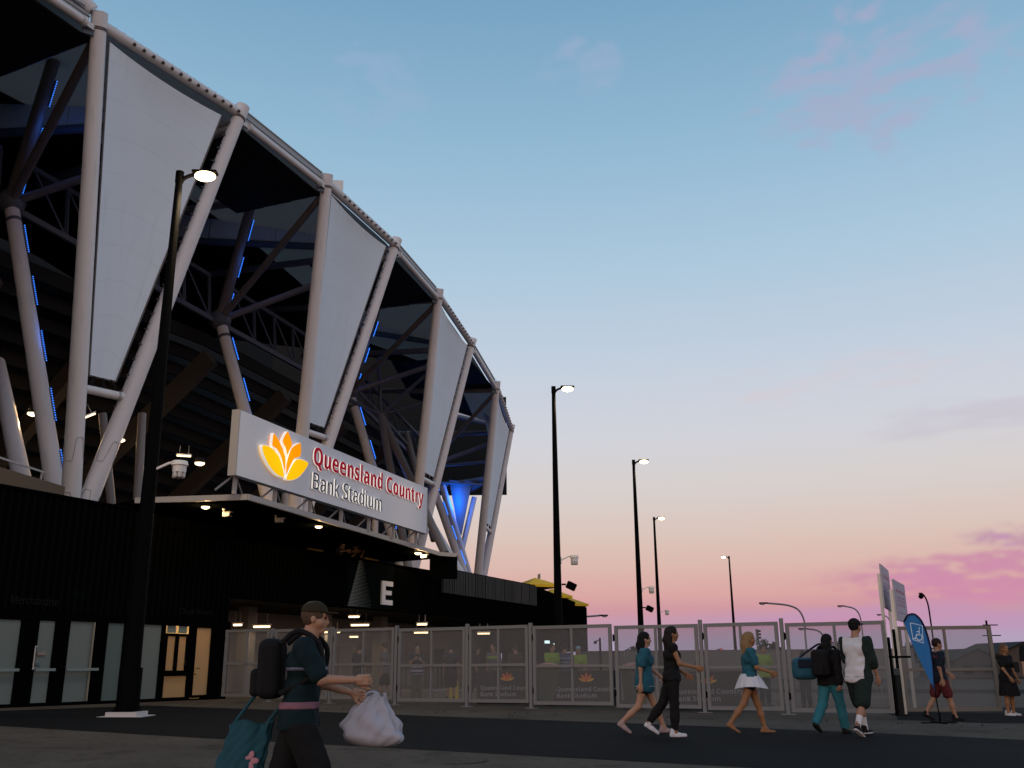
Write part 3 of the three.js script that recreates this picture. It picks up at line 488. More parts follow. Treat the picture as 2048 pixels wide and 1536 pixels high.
{
  const A = R(-8.1, 5.44, -27.8), B = R(-3.69, 5.44, -41.2), d = B.clone().sub(A).normalize(), turn = Math.atan2(-d.z, d.x), L = 14.1, H = 1.96;
  const s = thing('stadium_sign', 'long grey signboard with glowing lotus emblem and red stadium name', 'sign', A.toArray(), turn);
  obj('sign_board', [box(L, H, 0.24, L / 2, H / 2, -0.12)], mat(0.72, 0.735, 0.8, 0.55), s);
  for (const x of [-0.025, L + 0.025]) obj('end_trim', [box(0.04, H + 0.03, 0.27, x, H / 2, -0.12)], M.trim, s);
  const white = glow(1, 0.93, 0.85, 0.36); white.color.setRGB(0.8, 0.78, 0.74);
  const face = (r, g, b, e) => new THREE.MeshPhysicalMaterial({ specularIntensity: 0.1, color: new THREE.Color().setRGB(r, g, b), emissive: new THREE.Color().setRGB(r, g, b), emissiveIntensity: e, roughness: 0.8 });
  const red = face(0.3, 0.003, 0.014, 0.42), slate = face(0.03, 0.04, 0.06, 0.25), yel = face(0.9, 0.5, 0.002, 0.62), org = face(0.9, 0.29, 0.0, 0.62);
  letters('Queensland Country', bold, 0.61, 9.3, 0.05, [red, white], s, 4.22, 1.13, 0.03);
  letters('Bank Stadium', regular, 0.56, 5.42, 0.06, [slate, white], s, 4.2, 0.3, 0.03);
  const sp = (pts, a) => { const c = new THREE.CatmullRomCurve3(pts.map(([x, y]) => V(x, y, 0)), true, 'catmullrom', 0.35).getPoints(60); return new THREE.Shape(c.map((p) => new THREE.Vector2(p.x, p.y))); };
  const petals = [[[[1.07, 1.08], [1.33, 1.13], [1.65, 1.1], [2.04, 0.93], [2.27, 0.65], [2.39, 0.36], [1.97, 0.36], [1.5, 0.56], [1.17, 0.84]], yel], [[[1.66, 1.6], [2.0, 1.41], [2.25, 1.18], [2.42, 0.93], [2.44, 0.52], [2.38, 0.6], [2.16, 0.95], [1.9, 1.15], [1.62, 1.21]], org], [[[2.44, 1.83], [2.63, 1.69], [2.76, 1.46], [2.62, 1.25], [2.5, 1.08], [2.41, 1.27], [2.19, 1.48]], org], [[[3.26, 1.63], [3.34, 1.31], [3.25, 1.17], [2.94, 1.05], [2.7, 0.73], [2.53, 0.46], [2.49, 0.74], [2.58, 1.04], [2.76, 1.36]], org], [[[2.54, 0.31], [2.73, 0.67], [3.02, 1.0], [3.32, 1.1], [3.83, 1.08], [3.66, 0.82], [3.3, 0.52], [2.91, 0.35]], yel]];
  for (const [pts, m] of petals) obj('petal', [new THREE.ExtrudeGeometry(sp(pts), { depth: 0.09, bevelEnabled: true, bevelSize: 0.015, bevelThickness: 0.01, bevelSegments: 1 }).translate(0, 0, 0.04)], [m, white], s);
  for (let i = 0; i < 7; i++) { const x = 0.35 + i * 2.2; obj('sign_post', [box(0.1, 0.6, 0.1, x, -0.2, -0.25)], M.trim, s); obj('sign_brace', [bar(V(x + 0.1, 0.0, -0.28), V(x + 0.75, -0.46, -0.45), 0.05, 0.05), bar(V(x - 0.08, 0.02, -0.3), V(x - 0.6, -0.46, -0.5), 0.05, 0.05)], M.galv, s); }
  const up = new THREE.Vector3(2.4, 1.0, 0.5).applyAxisAngle(V(0, 1, 0), turn).add(A);
  point('sign_glow_light', up, 0.35, 1, 0.75, 0.35, 20);
}
// ---------------------------------------------------------------- lights on the building
{
  const tubeLight = (label, p, dir, len, I, gk = G.warm) => {
    const t = thing('ceiling_light', label, 'ceiling light', p.toArray(), Math.atan2(-dir[1], dir[0]), 'ceiling lights of the undercroft');
    obj('light_tube', [new THREE.CapsuleGeometry(0.035, len, 4, 10).rotateZ(Math.PI / 2)], gk, t); obj('light_housing', [box(len + 0.12, 0.05, 0.12, 0, 0.07, 0)], M.cam, t); obj('drop_rod', [cyl(0.012, 0.012, 0.4, len * 0.35, 0.28, 0, 6), cyl(0.012, 0.012, 0.4, -len * 0.35, 0.28, 0, 6)], M.steelDim, t);
    if (I) area('tube_lamp', p.clone().add(V(0, -0.06, 0)), p.clone().add(V(0.001, -2, 0)), 0.9, 0.3, I, 1, 0.72, 0.42);
    return t;
  };
  const g = [['short warm tube light nearest the cloak room door', -10.3, 1.56, -37, 0.28, 14], ['long warm tube light second from the cloak room door', -9.6, 1.52, -37.8, 0.6, 14], ['warm tube light behind the capped walker', -7.8, 1.46, -42.5, 0.7, 16], ['upper warm tube light below the dotted triangle', -6.7, 2.04, -41.5, 0.4, 9], ['middle warm tube light below the dotted triangle', -6.75, 1.78, -43.5, 0.75, 12], ['upper warm tube light right of the letter E', -4.17, 1.85, -45, 0.4, 9], ['lower warm tube light right of the letter E', -4.3, 1.52, -46, 0.6, 14], ['warm tube light behind the top of the fifth gate leaf', -1.5, 1.55, -49, 0.55, 14], ['small warm tube light deep inside behind the third gate leaf', -7.4, 1.36, -46, 0.35, 8], ['smallest warm tube light deep inside behind the third gate leaf', -6.6, 1.38, -49, 0.25, 5]];
  for (const [l, x, y, z, len, I] of g) tubeLight(l, R(x, y, z), [1, 0.12], len, I);
  const cool = glow(0.7, 1, 1, 1.6);
  const ps = thing('ceiling_light', 'pale cool light panels under the end of the podium', 'ceiling light', R(1.45, 0.95, -44).toArray(), 0.3);
  obj('light_panel', [box(0.22, 0.12, 0.05, 0, 0.06, 0), box(0.14, 0.08, 0.05, 0.32, -0.04, 0)], cool, ps); obj('light_housing', [box(0.26, 0.03, 0.1, 0, 0.14, 0), box(0.18, 0.03, 0.1, 0.32, 0.02, 0)], M.soffit, ps);
  // round downlights under the terraces and the canopy
  const disc = (label, p, r, I, group) => {
    const t = thing('downlight', label, 'downlight', p.toArray(), 0, group);
    obj('light_lens', [new THREE.SphereGeometry(r, 14, 8).scale(1, 0.45, 1)], G.warm, t); obj('light_rim', [new THREE.TorusGeometry(r * 1.1, r * 0.16, 8, 24).rotateX(Math.PI / 2).translate(0, r * 0.25, 0), cyl(r * 0.95, r * 1.05, r * 0.7, 0, r * 0.75, 0)], M.soffit, t);
    if (I) point('downlight_lamp', p.clone().add(V(0, -r * 0.45 - 0.06, 0)), I, 1, 0.62, 0.28, 3);
  };
  disc('round warm downlight left of the rear raking column', R(-20.55, 10.55, -40), 0.22, 9, 'concourse downlights');
  disc('round warm downlight between the two slim concourse columns', R(-17.1, 9.6, -41), 0.21, 9, 'concourse downlights');
  disc('round warm downlight right of the nearest lamp post camera', R(-14.2, 8.95, -43), 0.22, 9, 'concourse downlights');
  disc('round warm downlight under the left end of the big sign', R(-11.7, 6.5, -46), 0.2, 9, 'concourse downlights');
  disc('round warm downlight under the middle of the big sign', R(-9.0, 6.4, -50), 0.2, 9, 'concourse downlights');
  disc('small warm downlight under the right part of the big sign', R(-7.4, 6.3, -52), 0.16, 9, 'concourse downlights');
  disc('bright downlight under the short side of the canopy', R(-9.45, 4.77, -29.5), 0.13, 3.5, 'canopy downlights');
  disc('bright downlight under the middle of the canopy front', R(-6.85, 4.77, -34), 0.13, 3.5, 'canopy downlights');
  disc('bright downlight under the far end of the canopy', R(-4.17, 4.77, -42.5), 0.15, 3.5, 'canopy downlights');
  tubeLight('slanted bare tube light between the two nearest columns', R(-18.2, 10.4, -40), [0.75, -0.65], 0.7, 0).rotation.z = 0.55;
  tubeLight('bare tube light left of the round downlight beside the lamp post', R(-14.95, 9.3, -43), [0.9, -0.3], 0.55, 0);
}
// ---------------------------------------------------------------- cameras on brackets
function bulletCam(label, p, turn) {
  const t = thing('security_camera', label, 'security camera', p.toArray(), turn, 'white cameras under the canopy');
  obj('camera_body', [rbox(0.13, 0.12, 0.3, 0.03, 0, 0, 0.1), rbox(0.15, 0.02, 0.34, 0.008, 0, 0.075, 0.12)], M.cam, t); obj('camera_lens', [cyl(0.045, 0.045, 0.02).rotateX(Math.PI / 2).translate(0, 0, 0.26)], M.rubber, t);
  obj('mount', [cyl(0.02, 0.02, 0.16, 0, 0.1, -0.05), cyl(0.05, 0.05, 0.03, 0, 0.18, -0.05)], M.cam, t);
}
bulletCam('white bullet camera under the canopy left of the sign', R(-9.0, 4.6, -30), 1.1);
bulletCam('white bullet camera below the lotus emblem', R(-7.75, 4.64, -31.6), 1.3);
bulletCam('white bullet camera beside the farthest canopy downlight', R(-4.0, 4.64, -42.7), 1.2);
function domeCam(label, x, y, z) { // hangs on a bracket that points right from a lamp post
  const t = thing('security_camera', label, 'security camera', [x, y, z], 0, 'bracket cameras on the lamp posts');
  obj('bracket', [bar(V(0.1, -0.02, 0), V(0.42, 0.13, 0), 0.06, 0.05), bar(V(0.42, 0.13, 0), V(0.62, 0.16, 0), 0.06, 0.05), box(0.03, 0.3, 0.14, 0.1, -0.03, 0)], M.cam, t);
  obj('camera_housing', [cyl(0.17, 0.19, 0.1, 0.66, 0.12, 0, 22), cyl(0.155, 0.15, 0.16, 0.66, -0.01, 0, 22)], M.cam, t);
  const eyes = []; for (let i = 0; i < 6; i++) { const a = i * Math.PI / 3; eyes.push(new THREE.CapsuleGeometry(0.05, 0.12, 4, 8).translate(0.66 + Math.cos(a) * 0.1, -0.12, Math.sin(a) * 0.1)); }
  obj('camera_eyes', eyes, mat(0.55, 0.53, 0.5, 0.35), t);
}
function flood(label, x, y, z) {
  const t = thing('floodlight', label, 'floodlight', [x, y, z], 0, 'black floodlights on the lamp posts');
  obj('arm', [bar(V(0.1, 0.05, 0), V(0.28, 0.05, 0), 0.05, 0.07)], M.pole, t);
  obj('lamp_housing', [rbox(0.42, 0.3, 0.34, 0.05).rotateZ(-0.45).translate(0.5, -0.02, 0)], M.pole, t);
}
// ---------------------------------------------------------------- tall plaza lamps
function plazaLamp(label, x, z, I, heads = [0.05]) {
  const t = thing('street_lamp', label, 'street lamp', [x, groundY(x), z], 0, 'tall black plaza lamps'), H = 12.9 - groundY(x);
  obj('plinth', [box(0.66, 0.1, 0.66, 0, 0.05, 0), box(0.95, 0.015, 0.8, 0, 0.0075, 0)], mat(0.5, 0.47, 0.46, 0.8), t);
  obj('base_plate', [box(0.5, 0.03, 0.5, 0, 0.115, 0), ...[[1, 1], [1, -1], [-1, 1], [-1, -1]].map(([a, b]) => cyl(0.025, 0.025, 0.07, a * 0.19, 0.16, b * 0.19, 6))], M.pole, t);
  obj('pole', [cyl(0.085, 0.2, H - 0.1, 0, 0.1 + (H - 0.1) / 2, 0, 20), cyl(0.24, 0.24, 0.9, 0, 0.55, 0, 20), cyl(0.1, 0.1, 0.3, 0, H - 0.02, 0, 16)], M.pole, t);
  for (const dirn of heads) {
    const h = new THREE.Group(); h.name = 'lamp_head'; h.rotation.y = dirn; h.position.y = H - 0.1; t.add(h);
    obj('arm', [new THREE.TubeGeometry(new THREE.CatmullRomCurve3([V(0.02, -0.12, 0), V(0.12, 0.05, 0), V(0.32, 0.15, 0), V(0.5, 0.17, 0)]), 14, 0.05, 8), rbox(0.62, 0.07, 0.26, 0.03, 0.62, 0.22, 0)], M.pole, h);
    obj('light_lens', [new THREE.SphereGeometry(0.2, 18, 10).scale(1.3, 0.6, 0.9).translate(0.63, 0.12, 0)], G.street, h);
    if (I) { const p = V(0.63, -0.12, 0).applyAxisAngle(V(0, 1, 0), dirn).add(V(x, groundY(x) + H - 0.1, z)); const l = new THREE.SpotLight(new THREE.Color().setRGB(1, 0.74, 0.42), I, 0, 1.35, 0.6); l.name = 'street_lamp_light'; l.position.copy(p); l.target.position.set(p.x + 0.8, 0, p.z); l.castShadow = true; l.shadow.radius = 6; scene.add(l, l.target); }
  }
}
plazaLamp('nearest tall black street lamp, lit, in front of the shop doors', -8.28, -21.72, 70);
plazaLamp('tall black lit street lamp just right of the podium end', 1.85, -41.4, 70);
plazaLamp('tall black lit street lamp behind the seventh gate leaf, with camera and floodlight', 7.34, -57.6, 70);
plazaLamp('thin tall black street lamp right beside the one with camera and floodlight', 11.87, -81.3, 0);
plazaLamp('farthest tall black street lamp, its lit head turned left', 24.83, -112.4, 0, [Math.PI]);
{ // the nearest lens also throws light sideways on the steel beside it
  point('street_lamp_light', V(-7.62, 12.62, -21.72), 5, 1, 0.74, 0.42, 8);
}
domeCam('large white bracket camera on the nearest lamp post', -8.28, 5.46, -21.7);
domeCam('white bracket camera on the lamp post right of the podium end', 1.92, 5.38, -41.4);
domeCam('white bracket camera on the lamp post behind the seventh gate leaf', 7.4, 5.3, -57.6);
domeCam('smallest white bracket camera on the thin lamp post', 11.9, 5.2, -81.3);
flood('black floodlight on the lamp post right of the podium end', 1.92, 4.3, -41.4);
flood('black floodlight on the lamp post behind the seventh gate leaf', 7.4, 4.22, -57.6);
// galvanised road lamps with curved arms
function roadLamp(label, x, z, h, reach, dirn = Math.PI, group = 'curved road lamps') {
  const t = thing('road_lamp', label, 'street lamp', [x, 0, z], 0, group), c = Math.cos(dirn), pts = [V(0, 0, 0), V(0, h * 0.55, 0), V(0, h * 0.78, 0), V(0.12 * reach * c, h * 0.92, 0), V(0.35 * reach * c, h * 0.985, 0), V(reach * c, h * 1.03, 0)];
  obj('pole', [new THREE.TubeGeometry(new THREE.CatmullRomCurve3(pts), 40, 0.1, 8)], M.galv, t);
  obj('lamp_head', [rbox(0.95, 0.16, 0.34, 0.07, (reach + 0.35) * c, h * 1.03, 0)], M.pole, t); obj('light_lens', [new THREE.SphereGeometry(0.2, 12, 8).scale(1.6, 0.6, 0.8).translate((reach + 0.45) * c, h * 1.03 - 0.09, 0)], mat(0.4, 0.4, 0.38, 0.2), t);
}
roadLamp('curved road lamp with the longest arm, above the eighth gate leaf', 32.1, -110, 7.35, 4.0);
roadLamp('curved road lamp above the ninth gate leaf, left of the white boards', 48.9, -140, 8.6, 2.3);
roadLamp('small curved road lamp seen between the white boards', 64.4, -170, 8.75, 1.4);
roadLamp('road lamp arm reaching right from behind the podium end', 5.2, -110, 6.2, 4.4, 0);
roadLamp('low curved road lamp seen through the ninth gate leaf', 36.6, -118, 4.9, 2.1);
{
  const t = thing('camera_mast', 'thin dark mast with drooping camera, above the swung gate', 'camera mast', [25.15, 0, -60]);
  obj('pole', [new THREE.TubeGeometry(new THREE.CatmullRomCurve3([V(0, 0, 0), V(0, 3.4, 0), V(-0.06, 4.6, 0), V(-0.22, 5.0, 0), V(-0.36, 5.1, 0)]), 30, 0.05, 8)], M.pole, t); obj('camera_head', [new THREE.SphereGeometry(0.15, 12, 10).translate(-0.4, 4.92, 0), cyl(0.12, 0.06, 0.18, -0.4, 5.05, 0)], M.pole, t);
  const u = thing('camera_mast', 'short dark camera post seen through the sixth gate leaf', 'camera mast', [5.15, -0.05, -60]);
  obj('pole', [cyl(0.06, 0.08, 2.7, 0, 1.35, 0)], M.pole, u); obj('camera_head', [bar(V(0, 2.6, 0), V(-0.25, 2.5, 0), 0.05, 0.05), new THREE.SphereGeometry(0.1, 10, 8).translate(-0.28, 2.44, 0)], M.pole, u);
  const w = thing('camera_mast', 'thin mast with camera behind the yellow parasols', 'camera mast', [1.6, 3.4, -63]);
  obj('pole', [cyl(0.06, 0.06, 3.3, 0, 1.65, 0)], M.galv, w); obj('camera_head', [box(0.12, 0.3, 0.12, 0.06, 3.2, 0), new THREE.SphereGeometry(0.1, 10, 8).translate(0.3, 2.2, 0), bar(V(0, 2.4, 0), V(0.3, 2.3, 0), 0.04, 0.04)], M.galv, w);
}
// traffic signals
function signal(label, x, z, h, lit, yaw, arm) {
  const t = thing('traffic_light', label, 'traffic light', [x, 0, z], yaw, 'traffic lights beyond the gates');
  obj('pole', [cyl(0.07, 0.08, h, 0, h / 2, 0, 10), ...(arm ? [tube(V(0, h - 0.5, 0), V(-arm, h - 1.5, 0), 0.05, 0.05, 8)] : [])], M.galv, t);
  const hd = obj('signal_head', [rbox(0.36, 1.05, 0.26, 0.04, 0.28, h - 0.5, 0.05)], M.rubber, t);
  for (let i = 0; i < 3; i++) { const y = h - 0.18 - i * 0.32; obj('lamp_hood', [new THREE.CylinderGeometry(0.13, 0.13, 0.25, 14, 1, true, -Math.PI * 0.7, Math.PI * 1.4).rotateX(-Math.PI / 2).translate(0.28, y, 0.3)], M.rubber, hd); obj('signal_light', [new THREE.SphereGeometry(0.11, 12, 8).scale(1, 1, 0.5).translate(0.28, y, 0.18)], lit === i ? glow(1, 0.05, 0.01, 5) : mat(0.03, 0.03, 0.03, 0.4), hd); }
}
signal('traffic light seen edge-on above the blonde walker', 24.3, -100, 4.4, -1, 1.3, 3.6);
signal('traffic light showing red through the eighth gate leaf', 20.3, -100, 2.55, 0, 0, 0);
signal('unlit traffic light right of the blonde walker, twin heads', 26.3, -100, 2.65, -1, 0.6, 0);

// ---------------------------------------------------------------- perforated gates
const GT = -Math.atan2(0.44, 0.898), fz = (x) => -26.85 + 0.49 * x;
M.mesh = new THREE.MeshStandardMaterial({ color: new THREE.Color().setRGB(0.155, 0.158, 0.166), roughness: 0.7, transparent: true, side: THREE.DoubleSide });
M.mesh.alphaMap = tex(64, 64, (u, v) => { const a = Math.hypot(((u * 2) % 1) - 0.5, ((v * 2) % 1) - 0.5), b = Math.hypot(((u * 2 + 0.5) % 1) - 0.5, ((v * 2 + 0.5) % 1) - 0.5), o = Math.min(a, b) < 0.25 ? 0.0 : 0.78; return [o, o, o]; }, [1, 1]);
function meshSheet(w, h, x, y) { const g = new THREE.PlaneGeometry(w, h).translate(x, y, 0), uv = g.attributes.uv; for (let i = 0; i < 4; i++) uv.setXY(i, uv.getX(i) * w / 0.04, uv.getY(i) * h / 0.04); return g; }
function gateLeaf(label, w, top, bot, pos, turn, m = M.fence, latch = true) {
  const t = thing('gate_leaf', label, 'gate', pos, turn + (rnd() - 0.5) * 0.012, 'perforated gate leaves'), h = top - bot, b = 0.085, mid = bot + h * 0.485; t.rotation.z = (rnd() - 0.5) * 0.008;
  obj('stile', [box(b, h, 0.06, b / 2, bot + h / 2, 0)], m, t); obj('stile', [box(b, h, 0.06, w - b / 2, bot + h / 2, 0)], m, t);
  obj('rail', [box(w - 2 * b, b, 0.056, w / 2, top - b / 2, 0)], m, t); obj('rail', [box(w - 2 * b, b, 0.056, w / 2, bot + b / 2, 0)], m, t);
  obj('mullion', [box(0.06, h - 2 * b, 0.05, w / 2, bot + h / 2, 0)], m, t);
  const hw = w / 2 - b - 0.03;
  for (const s of [0, 1]) { obj('mid_rail', [box(hw, 0.07, 0.05, s ? w - b - hw / 2 : b + hw / 2, mid, 0)], m, t); const x = s ? w - b - hw / 2 : b + hw / 2; obj('perforated_mesh', [meshSheet(hw, mid - bot - b - 0.035, x, (mid - 0.035 + bot + b) / 2)], M.mesh, t); obj('perforated_mesh', [meshSheet(hw, top - b - mid - 0.035, x, (mid + 0.035 + top - b) / 2)], M.mesh, t); }
  if (latch) { obj('latch', [box(0.09, 0.04, 0.05, w / 2, mid, 0.045), cyl(0.018, 0.018, 0.05, w / 2 + 0.03, mid - 0.03, 0.05, 8)], M.galv, t); }
  for (const y of [bot + 0.35, top - 0.3]) obj('hinge', [box(0.05, 0.14, 0.07, -0.012, y, 0), cyl(0.02, 0.02, 0.18, -0.03, y, 0.02, 8)], M.pole, t);
  return t;
}
const leaf = [['first gate leaf from the left, beside the cloak room door', -9.05, -7.49, 1.17, -0.82], ['second gate leaf from the left, behind the capped walker', -7.3, -5.44, 1.14, -0.87], ['third gate leaf from the left, right of the capped walker', -5.33, -3.42, 1.1, -0.87], ['fourth gate leaf from the left, person in striped jersey behind it', -3.29, -1.35, 1.06, -0.92], ['fifth gate leaf from the left, directly left of the two-leaf pair', -1.24, 0.38, 1.06, -0.93], ['sixth gate leaf from the left, banner table and lotus print behind it', 0.5, 2.5, 1.025, -0.97], ['seventh gate leaf from the left, red lidded bin behind it', 2.57, 4.53, 0.975, -1.02], ['eighth gate leaf from the left, red traffic light seen through it', 4.67, 6.3, 0.97, -1.05], ['ninth gate leaf from the left, behind the walking couple', 6.45, 8.46, 0.93, -1.08]];
for (const [l, xa, xb, top, bot] of leaf) gateLeaf(l, (xb - xa) / 0.898, top + EYE, bot + EYE, [xa, 0, fz(xa)], GT);
gateLeaf('gate leaf swung open behind the blue flag, warm grey frame', 2.24, 0.87 + EYE, -1.14 + EYE, [9.55, 0, -24.85], -0.1, mat(0.15, 0.138, 0.12, 0.5), false);
for (const [x, l] of [[-7.4, 'first'], [-5.38, 'second'], [-3.355, 'third'], [-1.29, 'fourth'], [0.44, 'fifth'], [4.6, 'sixth'], [6.375, 'seventh']]) {
  const top = x < 0 ? 1.12 - (x + 7.4) * 0.006 : 1.06 - (x - 0.44) * 0.011;
  const t = thing('gate_post', `${l} pale gate post counted from the cloak room`, 'gate post', [x, groundY(x), fz(x)], GT, 'square gate posts');
  obj('post', [box(0.085, top + EYE - groundY(x) + 0.05, 0.09, 0, (top + EYE - groundY(x) + 0.05) / 2, 0)], M.fence, t); obj('base_plate', [box(0.34, 0.012, 0.2, 0, 0.006, 0)], M.fence, t);
}
{ // dark barrier frames leaning in the gap between the gates
  const t = thing('folded_barrier', 'stack of dark folded barriers in the gap between the gates', 'barrier', [8.95, groundY(9), -23.6], 0.35);
  obj('frame_panel', [rbox(0.16, 0.9, 0.06, 0.02, 0.0, 0.45, 0)], M.soffit, t); obj('frame_panel', [rbox(0.2, 1.05, 0.05, 0.02, 0.14, 0.52, -0.18)], mat(0.05, 0.055, 0.06, 0.6), t);
  obj('frame_rail', [box(0.05, 1.75, 0.05, -0.22, 0.87, 0.1), box(0.05, 1.95, 0.05, 0.3, 0.97, -0.3), box(0.6, 0.05, 0.05, 0.05, 1.3, 0.1)], M.pole, t);
}
// two white boards on posts
for (const [label, x, z, dx, dz, w, y0, y1, low] of [['taller white sign board with red print behind the ninth gate leaf', 9.36, -25, 0.95, -2.0, 2.2, 2.4, 3.5, 0.2], ['lower white sign board with red print above the blue flag', 9.25, -24, 1.05, -2.0, 2.25, 2.05, 3.03, 0.2]]) {
  const turn = Math.atan2(-dz, dx), t = thing('sign_board', label, 'sign', [x, 0, z], turn, 'white boards on posts');
  obj('board', [box(w, y1 - y0, 0.04, w / 2, (y0 + y1) / 2, 0)], mat(0.42, 0.4, 0.44, 0.6), t);
  const print = canvasTex(512, 256, (c, W, H) => { c.fillStyle = '#a39db0'; c.fillRect(0, 0, W, H); c.fillStyle = '#8a3a55'; for (let i = 0; i < 9; i++) c.fillRect(60 + i * 44, 52, 30, 22); c.fillStyle = '#8a6a88'; c.fillRect(60, 100, 390, 10); for (let i = 0; i < 5; i++) { c.strokeStyle = '#84547a'; c.lineWidth = 9; c.strokeRect(70 + i * 76, 124, 48, 34); } c.fillStyle = '#6f6a7c'; c.fillRect(60, 205, 380, 6); });
  obj('board_print', [new THREE.PlaneGeometry(w - 0.06, y1 - y0 - 0.06).translate(w / 2, (y0 + y1) / 2, 0.024)], new THREE.MeshStandardMaterial({ map: print, roughness: 0.6 }), t);
  for (const px of [0.06, w - 0.1]) obj('post', [box(0.075, y1 - 0.25 + 0.1, 0.075, px, (y1 - 0.25 - 0.1) / 2, -0.06)], mat(0.72, 0.66, 0.58, 0.6), t);
}
{ // teardrop flag on a bent pole
  const D0 = -20.3, F = (x, y) => V(x * 1.015, y, 0), t = thing('feather_flag', 'blue teardrop flag with white wheelchair symbol', 'flag', [0, 0, D0]);
  const poleP = [[8.33, -0.08], [8.3, 0.35], [8.305, 0.7], [8.325, 1.05], [8.315, 1.4], [8.26, 1.72], [8.18, 1.92], [8.07, 2.02], [7.94, 2.0], [7.84, 1.87]], luff = [[7.84, 1.86], [7.935, 1.5], [8.105, 1.01], [8.295, 0.52]];
  obj('pole', [new THREE.TubeGeometry(new THREE.CatmullRomCurve3(poleP.map(([x, y]) => F(x, y))), 60, 0.012, 6)], M.pole, t);
  const P = new THREE.CatmullRomCurve3(poleP.slice(1).map(([x, y]) => F(x, y))), Lf = new THREE.CatmullRomCurve3([...luff].reverse().map(([x, y]) => F(x, y)));
  const g = quadGrid((u, v) => { const p = P.getPoint(lerp(0.02, 1, v)).lerp(Lf.getPoint(v), u); p.z += 0.025 * Math.sin(v * 9 + u * 4) * u * (1 - u) * 3; return p; }, 16, 48);
  const p = g.attributes.position, uv = g.attributes.uv; for (let i = 0; i < p.count; i++) uv.setXY(i, (p.getX(i) / 1.015 - 7.75) / 0.65, (p.getY(i) - 0.45) / 1.62);
  const print = canvasTex(512, 1276, (c, W, H) => {
    const X = (x) => ((x - 7.75) / 0.65) * W, Y = (y) => H - ((y - 0.45) / 1.62) * H;
    c.fillStyle = '#1f6aa8'; c.fillRect(0, 0, W, H); c.strokeStyle = '#0d3566'; c.lineWidth = 46; c.beginPath(); poleP.slice(1).forEach(([x, y], i) => (i ? c.lineTo(X(x), Y(y)) : c.moveTo(X(x), Y(y)))); c.stroke();
    c.strokeStyle = c.fillStyle = '#c3d6ea'; c.lineWidth = 11; c.lineJoin = 'round'; c.lineCap = 'round'; c.beginPath(); [[7.965, 1.84], [8.205, 1.785], [8.185, 1.44], [7.985, 1.51]].forEach(([x, y], i) => (i ? c.lineTo(X(x), Y(y)) : c.moveTo(X(x), Y(y)))); c.closePath(); c.stroke();
    c.lineWidth = 17; c.beginPath(); c.arc(X(8.135), Y(1.735), 13, 0, 7); c.fill(); c.beginPath(); c.moveTo(X(8.13), Y(1.7)); c.lineTo(X(8.115), Y(1.6)); c.lineTo(X(8.06), Y(1.61)); c.lineTo(X(8.035), Y(1.535)); c.lineTo(X(8.0), Y(1.53)); c.stroke(); c.beginPath(); c.moveTo(X(8.125), Y(1.665)); c.lineTo(X(8.075), Y(1.665)); c.stroke();
    c.beginPath(); c.arc(X(8.11), Y(1.56), 50, -0.9, 2.6); c.stroke();
  });
  obj('flag_cloth', [g], new THREE.MeshStandardMaterial({ map: print, roughness: 0.8, side: THREE.DoubleSide }), t);
  obj('foot', [box(0.7, 0.02, 0.05, 8.42, -0.085, 0), box(0.05, 0.02, 0.7, 8.42, -0.083, 0), cyl(0.02, 0.02, 0.2, 8.45, 0, 0, 8)], M.pole, t);
}
// ---------------------------------------------------------------- things behind the gates
const lotus = (c, x, y, s) => { const pet = (a, col, l) => { c.save(); c.translate(x, y); c.rotate(a); c.fillStyle = col; c.beginPath(); c.moveTo(0, 0); c.quadraticCurveTo(-0.3 * s * l, -0.55 * s * l, 0, -s * l); c.quadraticCurveTo(0.3 * s * l, -0.55 * s * l, 0, 0); c.fill(); c.restore(); }; pet(-1.2, '#e8a020', 1); pet(1.2, '#e8b020', 1); pet(-0.62, '#e87820', 1.05); pet(0.62, '#e87820', 1.05); pet(0, '#e06020', 1.1); };
const drape = canvasTex(1024, 512, (c, W, H) => { c.fillStyle = '#16181c'; c.fillRect(0, 0, W, H); lotus(c, W * 0.5, H * 0.3, 130); c.fillStyle = '#9a9aa4'; c.font = '600 92px sans-serif'; c.textAlign = 'center'; c.fillText('Queensland Country', W / 2, H * 0.58); c.fillText('Bank Stadium', W / 2 - 150, H * 0.77); });
function table(label, x, z, w, turn) {
  const t = thing('draped_table', label, 'table', [x, groundY(x), z], turn, 'dark draped tables'), top = quadGrid((u, v) => V((u - 0.5) * w, 0.92 * v + 0.01, 0.36 + 0.012 * Math.sin(u * 40) * (1 - v)), 60, 6);
  obj('table_top', [rbox(w, 0.03, 0.72, 0.01, 0, 0.94, 0)], mat(0.03, 0.03, 0.035, 0.8), t); obj('printed_cloth', [top], new THREE.MeshStandardMaterial({ map: drape, roughness: 0.85, side: THREE.DoubleSide }), t);
  obj('side_cloth', [box(0.01, 0.92, 0.7, -w / 2, 0.47, 0), box(0.01, 0.92, 0.7, w / 2, 0.47, 0)], mat(0.012, 0.013, 0.015, 0.85), t);
}
table('draped table with stadium print behind the sixth gate leaf', 2.05, -28.6, 1.9, -0.12);
table('draped table with stadium print left of the red lidded bin pair', -0.15, -29.8, 1.8, -0.2);
table('draped table with stadium print behind the eighth gate leaf', 5.0, -26.4, 2.0, -0.05);
